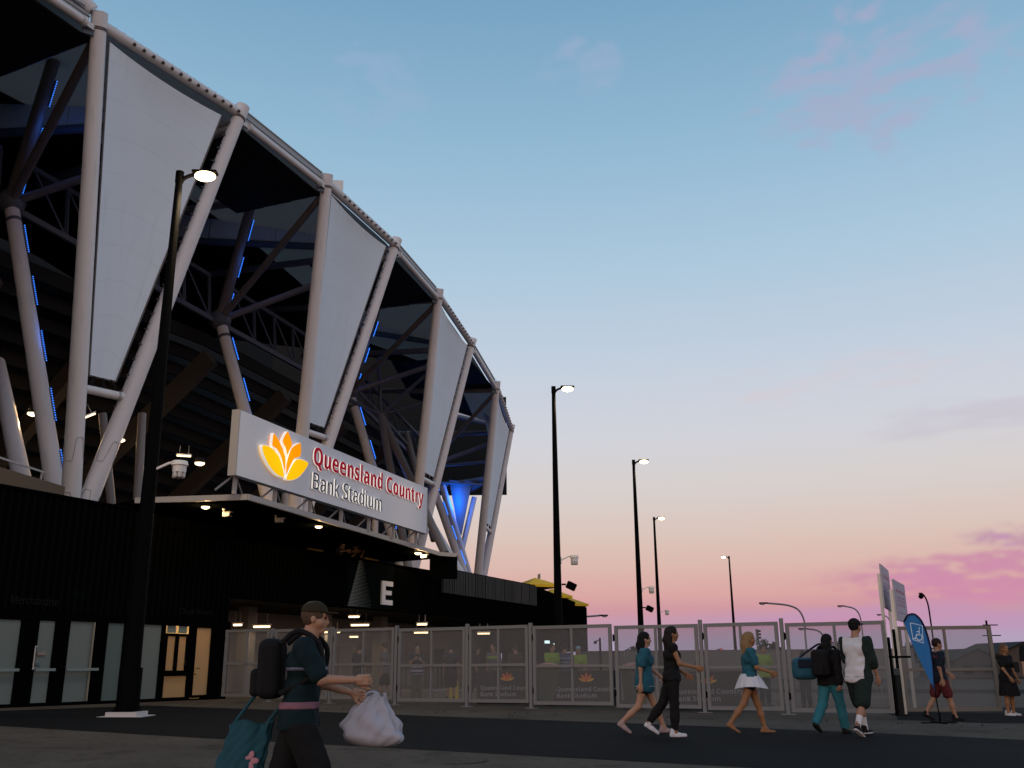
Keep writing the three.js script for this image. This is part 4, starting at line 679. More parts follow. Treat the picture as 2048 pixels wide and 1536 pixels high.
function bin(label, x, z, turn) {
  const t = thing('wheelie_bin', label, 'bin', [x, groundY(x), z], turn, 'red lidded wheelie bins'), b = new THREE.BoxGeometry(0.56, 0.92, 0.66, 1, 1, 1).translate(0, 0.56, 0), p = b.attributes.position;
  for (let i = 0; i < p.count; i++) { const k = p.getY(i) < 0.5 ? 0.78 : 1; p.setX(i, p.getX(i) * k); p.setZ(i, p.getZ(i) * k); } b.computeVertexNormals();
  obj('bin_body', [b, box(0.6, 0.06, 0.7, 0, 0.99, 0)], mat(0.035, 0.055, 0.04, 0.6), t);
  const l = quadGrid((u, v) => V((u - 0.5) * 0.66, 1.04 + 0.13 * Math.sin(Math.PI * clamp(u, 0.02, 0.98)) ** 0.5 * Math.sin(Math.PI * clamp(v, 0.02, 0.98)) ** 0.6, (v - 0.5) * 0.76), 14, 14);
  const lm = mat(0.22, 0.02, 0.018, 0.5); lm.side = THREE.DoubleSide; obj('lid', [l, box(0.66, 0.03, 0.76, 0, 1.035, 0)], lm, t);
  for (const s of [-1, 1]) obj('wheel', [cyl(0.1, 0.1, 0.05).rotateZ(Math.PI / 2).translate(s * 0.24, 0.1, -0.26)], M.rubber, t);
  obj('handle', [cyl(0.016, 0.016, 0.5).rotateZ(Math.PI / 2).translate(0, 0.98, -0.4)], M.rubber, t);
}
bin('red lidded wheelie bin behind the seventh gate leaf', 3.2, -26.9, 0.2);
bin('red lidded wheelie bin beside the officer in yellow at the sixth gate leaf', 0.95, -28.6, 0.1);
bin('red lidded wheelie bin behind the mullion of the sixth gate leaf', 1.72, -30.6, -0.3);
function barrier(label, x, z, turn, w = 2.1) {
  const t = thing('crowd_barrier', label, 'crowd barrier', [x, groundY(x), z], turn, 'galvanised crowd barriers'), m = M.galv;
  obj('frame', [tube(V(-w / 2, 0.12, 0), V(-w / 2, 1.08, 0), 0.02), tube(V(w / 2, 0.12, 0), V(w / 2, 1.08, 0), 0.02), tube(V(-w / 2, 1.08, 0), V(w / 2, 1.08, 0), 0.02), tube(V(-w / 2, 0.2, 0), V(w / 2, 0.2, 0), 0.02)], m, t);
  for (let i = 1; i < 14; i++) obj('bar', [tube(V(-w / 2 + w * i / 14, 0.2, 0), V(-w / 2 + w * i / 14, 1.08, 0), 0.008, 0.008, 6)], m, t);
  obj('foot', [bar(V(-w / 2 + 0.2, 0.02, -0.3), V(-w / 2 + 0.2, 0.02, 0.3), 0.05, 0.03), bar(V(w / 2 - 0.2, 0.02, -0.3), V(w / 2 - 0.2, 0.02, 0.3), 0.05, 0.03)], m, t);
}
barrier('crowd barrier behind the left half of the third gate leaf', -5.4, -37.4, 0.1); barrier('crowd barrier behind the right half of the third gate leaf', -3.2, -37.2, 0.1);
barrier('crowd barrier behind the fourth gate leaf', -2.0, -36.8, 0.15); barrier('crowd barrier behind the left half of the ninth gate leaf', 8.0, -29.4, 0.05); barrier('crowd barrier behind the right half of the ninth gate leaf', 10.2, -30.2, 0.05);
for (const [l, x, z] of [['yellow floor sign behind the fourth gate leaf', -2.0, -33.2], ['yellow floor sign behind the fifth gate leaf', -0.6, -31.2]]) {
  const t = thing('floor_sign', l, 'floor sign', [x, groundY(x), z], 0.2, 'yellow folding floor signs'), m = mat(0.5, 0.34, 0.02, 0.6);
  obj('board', [rbox(0.3, 0.62, 0.02, 0.008).rotateX(-0.2).translate(0, 0.31, 0.08)], m, t); obj('board', [rbox(0.3, 0.62, 0.02, 0.008).rotateX(0.2).translate(0, 0.31, -0.08)], m, t);
}
// parasols on the terrace
for (const [l, x, y, z, s] of [['nearest yellow square parasol above the ribbed screens', 1.33, 5.83, -61, 1.12], ['second yellow parasol partly behind the lamp post', 2.55, 5.48, -65.5, 0.95], ['farthest yellow parasol at the curved podium end', 4.05, 5.3, -71.5, 0.95]]) {
  const t = thing('parasol', l, 'parasol', [x, 0, z], 0.5, 'yellow parasols on the terrace'), m = mat(0.62, 0.4, 0.01, 0.7); m.side = THREE.DoubleSide;
  const c = new THREE.ConeGeometry(1.45 * s, 0.5, 4, 1, true).rotateY(Math.PI / 4).translate(0, y + 0.25, 0); obj('canopy', [c.toNonIndexed()].map((g) => { g.computeVertexNormals(); return g; }), m, t);
  const v = []; for (let i = 0; i < 4; i++) v.push(box(2.05 * s, 0.16, 0.01, 0, y - 0.06, 1.025 * s).rotateY(i * Math.PI / 2)); obj('valance', v, m, t);
  obj('pole', [cyl(0.035, 0.035, y - 4.4, 0, (y + 4.4) / 2, 0, 8)], M.pole, t);
}
// distance: boundary wall, houses, trees, poles
{
  const t = thing('boundary_wall', 'long pale concrete boundary wall far behind the gates', 'wall', [0, 0, 0]), c = mat(0.17, 0.16, 0.155, 0.9, { map: steelTex });
  for (let i = 0; i < 7; i++) obj('wall_panel', [box(3.95, 2.25, 0.2, 7 + i * 4, 1.0, -82 - i * 0.15)], c, t);
  const cap = []; for (let i = 0; i < 7; i++) cap.push(box(3.97, 0.08, 0.26, 7 + i * 4, 2.16, -82 - i * 0.15)); obj('wall_coping', cap, mat(0.14, 0.13, 0.13, 0.9), t);
  const gable = (l, x, z, w, h, d, m) => { const s = new THREE.Shape([[-w / 2, 0], [w / 2, 0], [w / 2, h * 0.62], [0, h], [-w / 2, h * 0.62]].map(([a, b]) => new THREE.Vector2(a, b))); const o = thing('house', l, 'house', [x, -0.3, z]); obj('wall', [new THREE.ExtrudeGeometry(s, { depth: d, bevelEnabled: false }).translate(0, 0, -d)], m, o); obj('roof', [bar(V(-w / 2 - 0.3, h * 0.6, -d / 2), V(0, h + 0.1, -d / 2), d + 0.6, 0.12, V(0, 1, 0)), bar(V(w / 2 + 0.3, h * 0.6, -d / 2), V(0, h + 0.1, -d / 2), d + 0.6, 0.12)], M.soffit, o); const ws = h * 0.3; obj('window', [box(w * 0.2, ws, 0.06, -w * 0.22, h * 0.3, 0.03)], M.rubber, o); obj('window', [box(w * 0.2, ws, 0.06, w * 0.22, h * 0.3, 0.03)], M.rubber, o); };
  gable('dark low house beyond the swung gate on the right edge', 41.5, -90, 4.2, 2.4, 8, mat(0.06, 0.05, 0.05, 0.8));
  gable('dark shed at the far right edge beside the two standing people', 46.8, -92, 6, 3.0, 9, mat(0.07, 0.055, 0.045, 0.8));
  const pl = thing('power_pole', 'distant power pole right of the swung gate', 'power pole', [41.8, 0, -88]); obj('pole', [cyl(0.09, 0.11, 4.6, 0, 2.3, 0, 8)], M.pole, pl); obj('crossarm', [box(1.3, 0.09, 0.09, 0.3, 4.2, 0), box(1.6, 0.09, 0.09, 0.3, 3.3, 0)], M.pole, pl);
  obj('power_line', [tube(V(42.3, 4.2, -88), V(60, 2.9, -84), 0.012, 0.012, 4), tube(V(42.6, 3.3, -88), V(60, 2.2, -84), 0.012, 0.012, 4)], M.pole, pl);
  const leafM = mat(0.028, 0.032, 0.025, 0.9); leafM.side = THREE.DoubleSide; const one = new THREE.PlaneGeometry(0.22, 0.14);
  const tree = (l, x, z, h, w) => {
    const o = thing('tree', l, 'tree', [x, 0, z], 0, 'dark distant trees'), g = []; obj('trunk', [cyl(0.07, 0.12, h * 0.6, 0, h * 0.3, 0, 8), tube(V(0, h * 0.45, 0), V(w * 0.25, h * 0.75, 0), 0.05, 0.03, 6), tube(V(0, h * 0.4, 0), V(-w * 0.25, h * 0.72, 0.1), 0.05, 0.03, 6)], M.soffit, o);
    const blobs = []; for (let i = 0; i < 9; i++) blobs.push([(rnd() - 0.5) * w * 0.75, h * (0.6 + rnd() * 0.34), (rnd() - 0.5) * w * 0.6, w * (0.13 + rnd() * 0.12)]);
    for (let i = 0; i < 900; i++) { const b = blobs[Math.floor(rnd() * 9)], a = rnd() * 6.28, c = rnd() * 2 - 1, r = b[3] * Math.cbrt(rnd()); g.push(one.clone().rotateX(rnd() * 3).rotateY(rnd() * 6).translate(b[0] + r * Math.cos(a) * Math.sqrt(1 - c * c), b[1] + r * c, b[2] + r * Math.sin(a) * Math.sqrt(1 - c * c))); }
    obj('crown', g, leafM, o, { kind: 'stuff' });
  };
  tree('small dark tree right of the blonde walker beyond the wall', 26.8, -104, 3.4, 3); tree('dark tree behind the walking couple beyond the wall', 34.5, -108, 3.3, 3.4); tree('dark tree at the right edge beside the shed', 38.5, -94, 2.6, 3.6); tree('pale green tree seen through the seventh gate leaf', 12.2, -95, 2.5, 3.2);
  struct('hills', [new THREE.SphereGeometry(1, 40, 12, 0, Math.PI * 2, 0, Math.PI / 2).scale(900, 22, 200).translate(500, -4, -1900), new THREE.SphereGeometry(1, 40, 12, 0, Math.PI * 2, 0, Math.PI / 2).scale(700, 14, 200).translate(-300, -4, -2100)], mat(0.06, 0.06, 0.075, 1));
}
// ---------------------------------------------------------------- people: smooth fields of tapered limbs, meshed as one skin
const E3 = [[0, 1], [0, 2], [0, 4], [1, 3], [1, 5], [2, 3], [2, 6], [3, 7], [4, 5], [4, 6], [5, 7], [6, 7]];
function surfaceNet(f, lo, hi, c) {
  const n = [0, 1, 2].map((i) => Math.max(2, Math.ceil((hi[i] - lo[i]) / c) + 1)), [nx, ny, nz] = n, F = new Float32Array(nx * ny * nz);
  for (let k = 0, q = 0; k < nz; k++) for (let j = 0; j < ny; j++) for (let i = 0; i < nx; i++) F[q++] = f(lo[0] + i * c, lo[1] + j * c, lo[2] + k * c);
  const id = new Int32Array(nx * ny * nz).fill(-1), P = [], ix = [], off = [0, 1, nx, nx + 1, nx * ny, nx * ny + 1, nx * ny + nx, nx * ny + nx + 1];
  for (let k = 0; k < nz - 1; k++) for (let j = 0; j < ny - 1; j++) for (let i = 0; i < nx - 1; i++) {
    const b = i + nx * (j + ny * k); let m = 0; for (let e = 0; e < 8; e++) if (F[b + off[e]] < 0) m |= 1 << e;
    if (m === 0 || m === 255) continue;
    let sx = 0, sy = 0, sz = 0, ct = 0;
    for (const [a, d] of E3) { const fa = F[b + off[a]], fd = F[b + off[d]]; if (fa < 0 === fd < 0) continue; const t = fa / (fa - fd); sx += (a & 1) + t * ((d & 1) - (a & 1)); sy += ((a >> 1) & 1) + t * (((d >> 1) & 1) - ((a >> 1) & 1)); sz += (a >> 2) + t * ((d >> 2) - (a >> 2)); ct++; }
    id[b] = P.length / 3; P.push(lo[0] + (i + sx / ct) * c, lo[1] + (j + sy / ct) * c, lo[2] + (k + sz / ct) * c);
  }
  const st = [1, nx, nx * ny];
  for (let k = 1; k < nz - 1; k++) for (let j = 1; j < ny - 1; j++) for (let i = 1; i < nx - 1; i++) {
    const b = i + nx * (j + ny * k), inside = F[b] < 0;
    for (let a = 0; a < 3; a++) {
      if (F[b + st[a]] < 0 === inside) continue;
      const u = st[(a + 1) % 3], v = st[(a + 2) % 3], q0 = id[b], q1 = id[b - u], q2 = id[b - u - v], q3 = id[b - v];
      if (q0 < 0 || q1 < 0 || q2 < 0 || q3 < 0) continue;
      if (inside) ix.push(q0, q1, q2, q0, q2, q3); else ix.push(q0, q2, q1, q0, q3, q2);
    }
  }
  const g = new THREE.BufferGeometry(); g.setAttribute('position', new THREE.Float32BufferAttribute(P, 3)); g.setIndex(ix); g.computeVertexNormals(); return g;
}
// limbs: [ax, ay, az, bx, by, bz, ra, rb]; later ones join smoothly
function field(limbs, k, grow = 0) {
  const L = limbs.map((l) => { const dx = l[3] - l[0], dy = l[4] - l[1], dz = l[5] - l[2], q = dx * dx + dy * dy + dz * dz || 1e-9; return [...l, dx, dy, dz, q, (l[0] + l[3]) / 2, (l[1] + l[4]) / 2, (l[2] + l[5]) / 2, Math.sqrt(q) / 2 + Math.max(l[6], l[7])]; });
  return (x, y, z) => {
    let d = 1e3;
    for (const l of L) {
      const mx = x - l[12], my = y - l[13], mz = z - l[14], far = Math.sqrt(mx * mx + my * my + mz * mz) - l[15]; if (far > d + k && far > 0.2) continue;
      const px = x - l[0], py = y - l[1], pz = z - l[2], t = clamp((px * l[8] + py * l[9] + pz * l[10]) / l[11], 0, 1), ex = px - t * l[8], ey = py - t * l[9], ez = pz - t * l[10];
      const e = Math.sqrt(ex * ex + ey * ey + ez * ez) - (l[6] + t * (l[7] - l[6])), h = Math.max(k - Math.abs(d - e), 0) / k; d = Math.min(d, e) - h * h * k * 0.25;
    }
    return d - grow;
  };
}
const boundsOf = (limbs, m) => { const lo = [9, 9, 9], hi = [-9, -9, -9]; for (const l of limbs) for (let i = 0; i < 3; i++) { lo[i] = Math.min(lo[i], l[i] - l[6], l[i + 3] - l[7]); hi[i] = Math.max(hi[i], l[i] + l[6], l[i + 3] + l[7]); } return [lo.map((v) => v - m), hi.map((v) => v + m)]; };
const net = (limbs, k, grow, cell, cut) => { const f = field(limbs, k, grow), [lo, hi] = boundsOf(limbs, grow + 2.2 * cell + 0.01); return surfaceNet(cut ? (x, y, z) => Math.max(f(x, y, z), cut(x, y, z)) : f, lo, hi, cell); };
const smin = (a, b, k) => { const h = Math.max(k - Math.abs(a - b), 0) / k; return Math.min(a, b) - h * h * k * 0.25; }, smax = (a, b, k) => -smin(-a, -b, k);
const ell = (x, y, z, cx, cy, cz, rx, ry, rz) => { const a = (x - cx) / rx, b = (y - cy) / ry, c = (z - cz) / rz; return (Math.sqrt(a * a + b * b + c * c) - 1) * Math.min(rx, ry, rz); };
const HEAD = (() => { // chin to crown 0.23 m, face towards +z, origin at the ear line
  const face = field([[0, -0.045, 0.03, 0, -0.082, 0.052, 0.052, 0.036], [-0.03, -0.03, 0.04, 0.03, -0.03, 0.04, 0.042, 0.042], [0, 0.012, 0.083, 0, -0.026, 0.1, 0.01, 0.0135], [-0.014, -0.028, 0.087, 0.014, -0.028, 0.087, 0.009, 0.009], [-0.04, 0.03, 0.068, 0.04, 0.03, 0.068, 0.016, 0.016], [0, -0.05, 0.0, 0, -0.14, -0.012, 0.05, 0.054], [-0.017, -0.056, 0.083, 0.017, -0.056, 0.083, 0.007, 0.007]], 0.022);
  const f = (x, y, z) => {
    let d = smin(ell(x, y, z, 0, 0.028, -0.008, 0.076, 0.093, 0.095), face(x, y, z), 0.03);
    for (const s of [-1, 1]) { d = smax(d, -ell(x, y, z, s * 0.032, 0.008, 0.098, 0.017, 0.012, 0.018), 0.014); d = smin(d, ell(x, y, z, s * 0.078, -0.004, -0.008, 0.011, 0.03, 0.019), 0.008); }
    return d;
  };
  return surfaceNet(f, [-0.1, -0.16, -0.12], [0.1, 0.14, 0.13], 0.0055);
})();
const HAND = (curl) => { // wrist at the origin, fingers towards -y, palm facing +z, thumb on +x
  const L = [[-0.022, -0.02, 0, -0.026, -0.085, 0, 0.019, 0.016], [0.0, -0.02, 0, 0.0, -0.09, 0, 0.02, 0.016], [0.022, -0.02, 0, 0.026, -0.085, 0, 0.019, 0.016], [0, 0.02, 0, 0, -0.03, 0, 0.024, 0.024]];
  [[0.03, 0.068], [0.01, 0.078], [-0.011, 0.072], [-0.031, 0.056]].forEach(([x, len], i) => { let p = [x, -0.09 + Math.abs(i - 1) * 0.004, 0], a = curl * 0.5; for (let s = 0; s < 3; s++) { const l = len * [0.45, 0.31, 0.24][s], q = [p[0] + x * 0.04, p[1] - Math.cos(a) * l, p[2] + Math.sin(a) * l]; L.push([...p, ...q, 0.0095 - s * 0.001, 0.0088 - s * 0.001]); p = q; a += curl; } });
  let p = [0.028, -0.035, 0.004]; for (const [dx, dy, dz, r] of [[0.026, -0.026, 0.014, 0.0125], [0.01, -0.03, 0.012, 0.0105], [0.001, -0.022, 0.008, 0.0095]]) { const q = [p[0] + dx, p[1] + dy, p[2] + dz]; L.push([...p, ...q, r + 0.001, r]); p = q; }
  return net(L, 0.012, 0, 0.0038);
};
const HANDS = { relaxed: HAND(0.35), grip: HAND(1.15) };
const EYE_W = new THREE.SphereGeometry(0.0105, 10, 8), SHOE = (() => { const f = field([[0, 0.035, -0.055, 0, 0.035, 0.05, 0.038, 0.036], [0, 0.03, 0.04, 0.004, 0.026, 0.165, 0.04, 0.03], [0, 0.06, -0.035, 0, 0.1, -0.035, 0.042, 0.043]], 0.03); return surfaceNet((x, y, z) => Math.max(f(x, y, z), -y + 0.004), [-0.07, -0.02, -0.12], [0.07, 0.15, 0.22], 0.008); })();
const SOLE = (() => { const f = field([[0, 0.03, -0.055, 0, 0.03, 0.05, 0.041, 0.04], [0, 0.03, 0.04, 0.004, 0.03, 0.168, 0.044, 0.033]], 0.03); return surfaceNet((x, y, z) => Math.max(f(x, y, z), Math.abs(y - 0.013) - 0.013), [-0.07, -0.02, -0.12], [0.07, 0.06, 0.22], 0.008); })();
const mirrored = (g) => { const m = g.clone().scale(-1, 1, 1), ix = m.index.array; for (let i = 0; i < ix.length; i += 3) { const t = ix[i]; ix[i] = ix[i + 1]; ix[i + 1] = t; } m.computeVertexNormals(); return m; };
const SKIN = mat(0.3, 0.16, 0.1, 0.6), SKIN2 = mat(0.36, 0.2, 0.13, 0.6), TAN = mat(0.26, 0.125, 0.06, 0.6), EYEM = mat(0.03, 0.025, 0.02, 0.3), LIP = mat(0.25, 0.08, 0.07, 0.6);
const cloth = (r, g, b) => mat(r, g, b, 0.88);
const toward = (p, down, fwd, side, len) => { const v = V(side, down, fwd).normalize(); return V(p.x + v.x * len, p.y + v.y * len, p.z + v.z * len); };
// pose: legs l / r = [thigh swing, knee bend], arms la / ra = [swing, out, elbow bend], lean, all radians; facing +z
function person(o) {
  const t = thing('person', o.label, 'person', [0, 0, 0], o.turn, o.group), sc = o.h / 1.76, w = o.fem ? 0.92 : 1, c = o.cell ?? 0.014, sk = o.skin ?? SKIN;
  const lean = o.lean ?? 0.04, hip = V(0, 0, 0), up = (y, z = 0) => V(0, y * Math.cos(lean) - z * Math.sin(lean), y * Math.sin(lean) + z * Math.cos(lean));
  const sh = up(0.5), nk = up(0.56), hd = up(0.7, 0.02), ch = up(0.36), wa = up(0.16);
  const seg = (a, b, ra, rb) => [a.x, a.y, a.z, b.x, b.y, b.z, ra, rb], X = (p, x, y = 0, z = 0) => V(p.x + x, p.y + y, p.z + z);
  const hw = o.fem ? 1.06 : 1, J = { };
  for (const [s, k, a] of [[-1, 'l', 'la'], [1, 'r', 'ra']]) {
    const [th, kn] = o[k] ?? [0, 0.05], hp = V(s * 0.09 * hw, -0.03, 0), knee = toward(hp, -Math.cos(th), Math.sin(th), s * 0.02, 0.42), ank = toward(knee, -Math.cos(th - kn), Math.sin(th - kn), s * 0.01, 0.41);
    const [sw, outw, eb, inn = 0] = o[a] ?? [0, 0.12, 0.25], shp = V(s * 0.185 * w, sh.y - 0.02, sh.z), el = toward(shp, -Math.cos(sw), Math.sin(sw), s * Math.sin(outw), 0.285), wr = toward(el, -Math.cos(sw + eb), Math.sin(sw + eb), s * (Math.sin(outw) * 0.6 - inn), 0.25);
    J[k] = { hp, knee, ank, th, kn }; J[a] = { shp, el, wr, sw, eb, s };
  }
  const drop = Math.min(J.l.ank.y - 0.085 - (o.tipL ?? 0), J.r.ank.y - 0.085 - (o.tipR ?? 0));
  const legs = (k, g = 1) => [seg(J[k].hp, J[k].knee, 0.088 * hw * g, 0.055 * g), seg(J[k].knee, lp(J[k].knee, J[k].ank, 0.45), 0.053 * g, 0.052 * g), seg(lp(J[k].knee, J[k].ank, 0.4), J[k].ank, 0.051 * g, 0.036 * g)];
  const arm = (k) => [seg(J[k].shp, J[k].el, 0.05 * w, 0.04 * w), seg(J[k].el, J[k].wr, 0.04 * w, 0.027)];
  const torso = [seg(X(hip, -0.065 * hw), X(hip, 0.065 * hw), 0.118 * hw, 0.118 * hw), seg(X(wa, -0.05 * w), X(wa, 0.05 * w), 0.105 * w, 0.105 * w), seg(X(ch, -0.075 * w), X(ch, 0.075 * w), 0.115 * w, 0.115 * w), seg(X(hip, 0), wa, 0.115, 0.105 * w), seg(wa, ch, 0.105 * w, 0.118 * w), seg(X(sh, -0.15 * w, -0.015), X(sh, 0.15 * w, -0.015), 0.062, 0.062)];
  if (o.fem) for (const s of [-1, 1]) torso.push(seg(X(ch, s * 0.065, -0.01, 0.06), X(ch, s * 0.065, -0.02, 0.08), 0.062, 0.058));
  if (o.belly) torso.push(seg(X(wa, 0, -0.03, 0.05), X(wa, 0, 0.06, 0.05), 0.12, 0.11));
  const neck = [seg(X(nk, 0, -0.05, -0.01), X(nk, 0, 0.07, 0.005), 0.058, 0.05)];
  const feet = ['l', 'r'].map((k) => seg(X(J[k].ank, 0, -0.01, 0), X(J[k].ank, 0, -0.055, 0.06), 0.035, 0.03));
  const skin = [...torso, ...neck, ...legs('l'), ...legs('r'), ...arm('la'), ...arm('ra'), ...feet];
  const look = o.look ?? [0, 0], hm = new THREE.Matrix4().makeRotationFromEuler(new THREE.Euler(look[1], look[0], 0, 'YXZ')).setPosition(hd), geos = [net(skin, 0.035, 0, c), HEAD.clone().applyMatrix4(hm)];
  for (const k of ['la', 'ra']) { // hands carry on the forearm's line
    const a = J[k], g = (k === 'la' ? HANDS[o.gripL ? 'grip' : 'relaxed'].clone() : mirrored(HANDS[o.gripR ? 'grip' : 'relaxed'])), dir = a.wr.clone().sub(a.el).normalize(), m = new THREE.Matrix4();
    const yv = dir.clone().negate(), zv = V(-a.s, 0, 0.0).addScaledVector(yv, -V(-a.s, 0, 0).dot(yv)).normalize(), xv = yv.clone().cross(zv); m.makeBasis(xv, yv, zv).setPosition(a.wr.clone().addScaledVector(dir, 0.012)); if (k === 'la') m.multiply(new THREE.Matrix4().makeScale(1, 1, 1));
    geos.push(g.applyMatrix4(m));
  }
  const fit = (g) => g.translate(0, -drop, 0).scale(sc, sc, sc), add = (name, g, m, props = {}, parent = t) => obj(name, fit(Array.isArray(g) ? merge(g.map((x) => x.clone())) : g), m, parent, props);
  add('body', geos, sk);
  const inHead = (g) => g.clone().applyMatrix4(hm);
  for (const s of [-1, 1]) add('eye', inHead(EYE_W.clone().translate(s * 0.032, 0.008, 0.081)), EYEM);
  add('mouth', inHead(new THREE.CapsuleGeometry(0.0045, 0.034, 3, 8).rotateZ(Math.PI / 2).translate(0, -0.056, 0.0895)), LIP);
  // hair or hat
  const hair = o.hair ?? mat(0.012, 0.008, 0.006, 0.7), long = o.long ?? 0, strands = (x, y, z) => 0.003 * Math.sin(x * 310 + y * 40) * Math.sin(z * 280 + y * 30) + 0.014 * (noise2(x * 55 + z * 40 + 20, y * 11 + 20, 9) - 0.5);
  if (!o.bald) {
    const tail = field([[0, 0.02, -0.07, 0, -0.1, -0.085, 0.07, 0.075], [0, -0.1, -0.085, 0, -0.1 - long, -0.1, 0.078, 0.05], [-0.05, 0.0, -0.05, -0.065, -0.06 - long * 0.8, -0.06, 0.04, 0.035], [0.05, 0.0, -0.05, 0.065, -0.06 - long * 0.8, -0.06, 0.04, 0.035]], 0.03), bun = o.bun;
    const hf = (x, y, z) => { let d = ell(x, y, z, 0, 0.034, -0.014, 0.088, 0.104, 0.103); d = smax(d, -ell(x, y, z, 0, -0.045, 0.085, 0.072, 0.11, 0.075), 0.02); d = Math.max(d, -(y + (z < -0.02 ? 0.075 : 0.005))); if (long) d = smin(d, tail(x, y, z), 0.03); if (bun) d = smin(d, Math.hypot(x, y - 0.08, z + 0.11) - 0.045, 0.015); return d + strands(x, y, z); };
    add('hair', inHead(surfaceNet(hf, [-0.13, -0.24 - long, -0.2], [0.13, 0.16, 0.13], 0.0075)), hair);
  }
  if (o.cap) { const cf = (x, y, z) => Math.max(ell(x, y, z, 0, 0.04, -0.01, 0.095, 0.1, 0.108), -(y - 0.045)); const hat = add('cap', [inHead(surfaceNet(cf, [-0.12, 0.02, -0.14], [0.12, 0.16, 0.12], 0.008)), inHead(new THREE.CylinderGeometry(0.088, 0.09, 0.012, 24, 1, false, -Math.PI / 2, Math.PI).scale(0.95, 1, 1.05).translate(0, 0.052, 0.085))], o.cap); }
  // clothes follow the same limbs
  if (o.top) {
    const hem = o.hem ?? -0.12, sl = o.sleeve ?? 0.62, arms = ['la', 'ra'].flatMap((k) => sl <= 0 ? [] : sl <= 1 ? [seg(J[k].shp, lp(J[k].shp, J[k].el, sl), 0.058 * w, 0.056 * w)] : [seg(J[k].shp, J[k].el, 0.056 * w, 0.05 * w), seg(J[k].el, lp(J[k].el, J[k].wr, sl - 1), 0.05 * w, 0.042)]);
    const lim = [...torso, ...arms, seg(X(hip, -0.07 * hw, -0.1), X(hip, 0.07 * hw, -0.1), 0.125 * hw, 0.125 * hw)], wav = (x, y, z) => 0.006 * Math.sin(y * 34 + x * 22 + z * 15) * Math.sin(x * 29 - z * 25) + 0.011 * (noise2(x * 9 + y * 5 + 20, y * 15 - z * 8 + 20, 5) - 0.5);
    const cut = (x, y, z) => Math.max(hem - y + 0.012 * Math.sin(x * 24 + z * 17), y - nk.y + 0.03 - Math.abs(x) * 0.12 + 0.0);
    const f0 = field(lim, 0.035, o.loose ?? 0.02), [lo, hi] = boundsOf(lim, 0.07), ff = (g, cc) => (x, y, z) => Math.max(f0(x, y, z) - g + wav(x, y, z), cut(x, y, z), cc ? cc(x, y, z) : -1);
    add('shirt', surfaceNet(ff(0), lo, hi, c), o.top);
    for (const [y0, y1, m] of o.bands ?? []) add('shirt_band', surfaceNet(ff(0.005, (x, y) => Math.max(y0 - y, y - y1, Math.abs(x) - 0.23)), lo, hi, c), m);
    if (o.sleeveMat) add('shirt_sleeve', surfaceNet(ff(0.006, (x, y) => 0.165 * w - Math.abs(x)), lo, hi, c), o.sleeveMat);
  }
  if (o.bottom) {
    const len = o.blen ?? 2, lim = [torso[0], seg(X(hip, -0.06 * hw, 0.07), X(hip, 0.06 * hw, 0.07), 0.112, 0.112)], g = o.bloose ?? 0.012;
    for (const k of ['l', 'r']) { if (len <= 1) lim.push(seg(J[k].hp, lp(J[k].hp, J[k].knee, len), 0.098 * hw, 0.082)); else { lim.push(seg(J[k].hp, J[k].knee, 0.094 * hw, 0.064)); lim.push(seg(J[k].knee, lp(J[k].knee, J[k].ank, 0.45), 0.064, 0.066)); lim.push(seg(lp(J[k].knee, J[k].ank, 0.45), lp(J[k].knee, J[k].ank, len - 1), 0.066, o.tight ? 0.046 : 0.058)); } }
    const f0 = field(lim, 0.03, g), [lo, hi] = boundsOf(lim, g + 0.05);
    const ends = (x, y, z) => { return y - Math.min(0.13, (o.hem ?? -0.12) + 0.06); };
    add('trousers', surfaceNet((x, y, z) => Math.max(f0(x, y, z) + 0.004 * Math.sin(y * 40 + z * 20) * Math.sin(x * 33) + 0.01 * (noise2(x * 8 + z * 9 + 20, y * 17 + 20, 6) - 0.5), ends(x, y, z)), lo, hi, c), o.bottom, { });
  }
  if (o.skirt) { const pl = (u, v) => { const a = u * Math.PI * 2, r = lerp(0.15, o.flare ?? 0.27, Math.pow(v, 0.8)) + 0.012 * Math.sin(a * 14) * v; return V(Math.cos(a) * r * 1.05, 0.1 - v * (o.slen ?? 0.34) + 0.02 * Math.sin(a * 2 + 1) * v, Math.sin(a) * r * 0.95 + 0.02 * v); }; o.skirt.side = THREE.DoubleSide; add('skirt', quadGrid(pl, 84, 14), o.skirt); }
  for (const k of ['l', 'r']) {
    const j = J[k], pitch = k === 'l' ? o.pitchL ?? 0 : o.pitchR ?? 0, m = new THREE.Matrix4().makeRotationX(pitch).setPosition(j.ank.x, 0, j.ank.z), y = j.ank.y - 0.085; m.setPosition(j.ank.x, y, j.ank.z);
    if (o.socks) add('sock', net([seg(lp(j.knee, j.ank, 0.55), X(j.ank, 0, -0.02), 0.05, 0.042)], 0.01, 0, 0.009), o.socks);
    if (o.shoe) { const s = add('shoe', SHOE.clone().applyMatrix4(m), o.shoe); add('sole', SOLE.clone().applyMatrix4(m), o.sole ?? o.shoe, {}, s); }
    else add('bare_foot', SHOE.clone().scale(0.8, 0.72, 0.95).applyMatrix4(m), sk);
  }
  const at = (p) => p.clone().add(V(0, -drop, 0)).multiplyScalar(sc);
  t.position.set(o.x, groundY(o.x) + (o.y ?? 0), o.z);
  t.updateMatrixWorld(true);
  const J2 = { wrL: t.localToWorld(at(J.la.wr.clone().addScaledVector(J.la.wr.clone().sub(J.la.el).normalize(), 0.09))), wrR: t.localToWorld(at(J.ra.wr.clone().addScaledVector(J.ra.wr.clone().sub(J.ra.el).normalize(), 0.09))), back: t.localToWorld(at(up(0.3, -0.21))), t, sc };
  return J2;
}
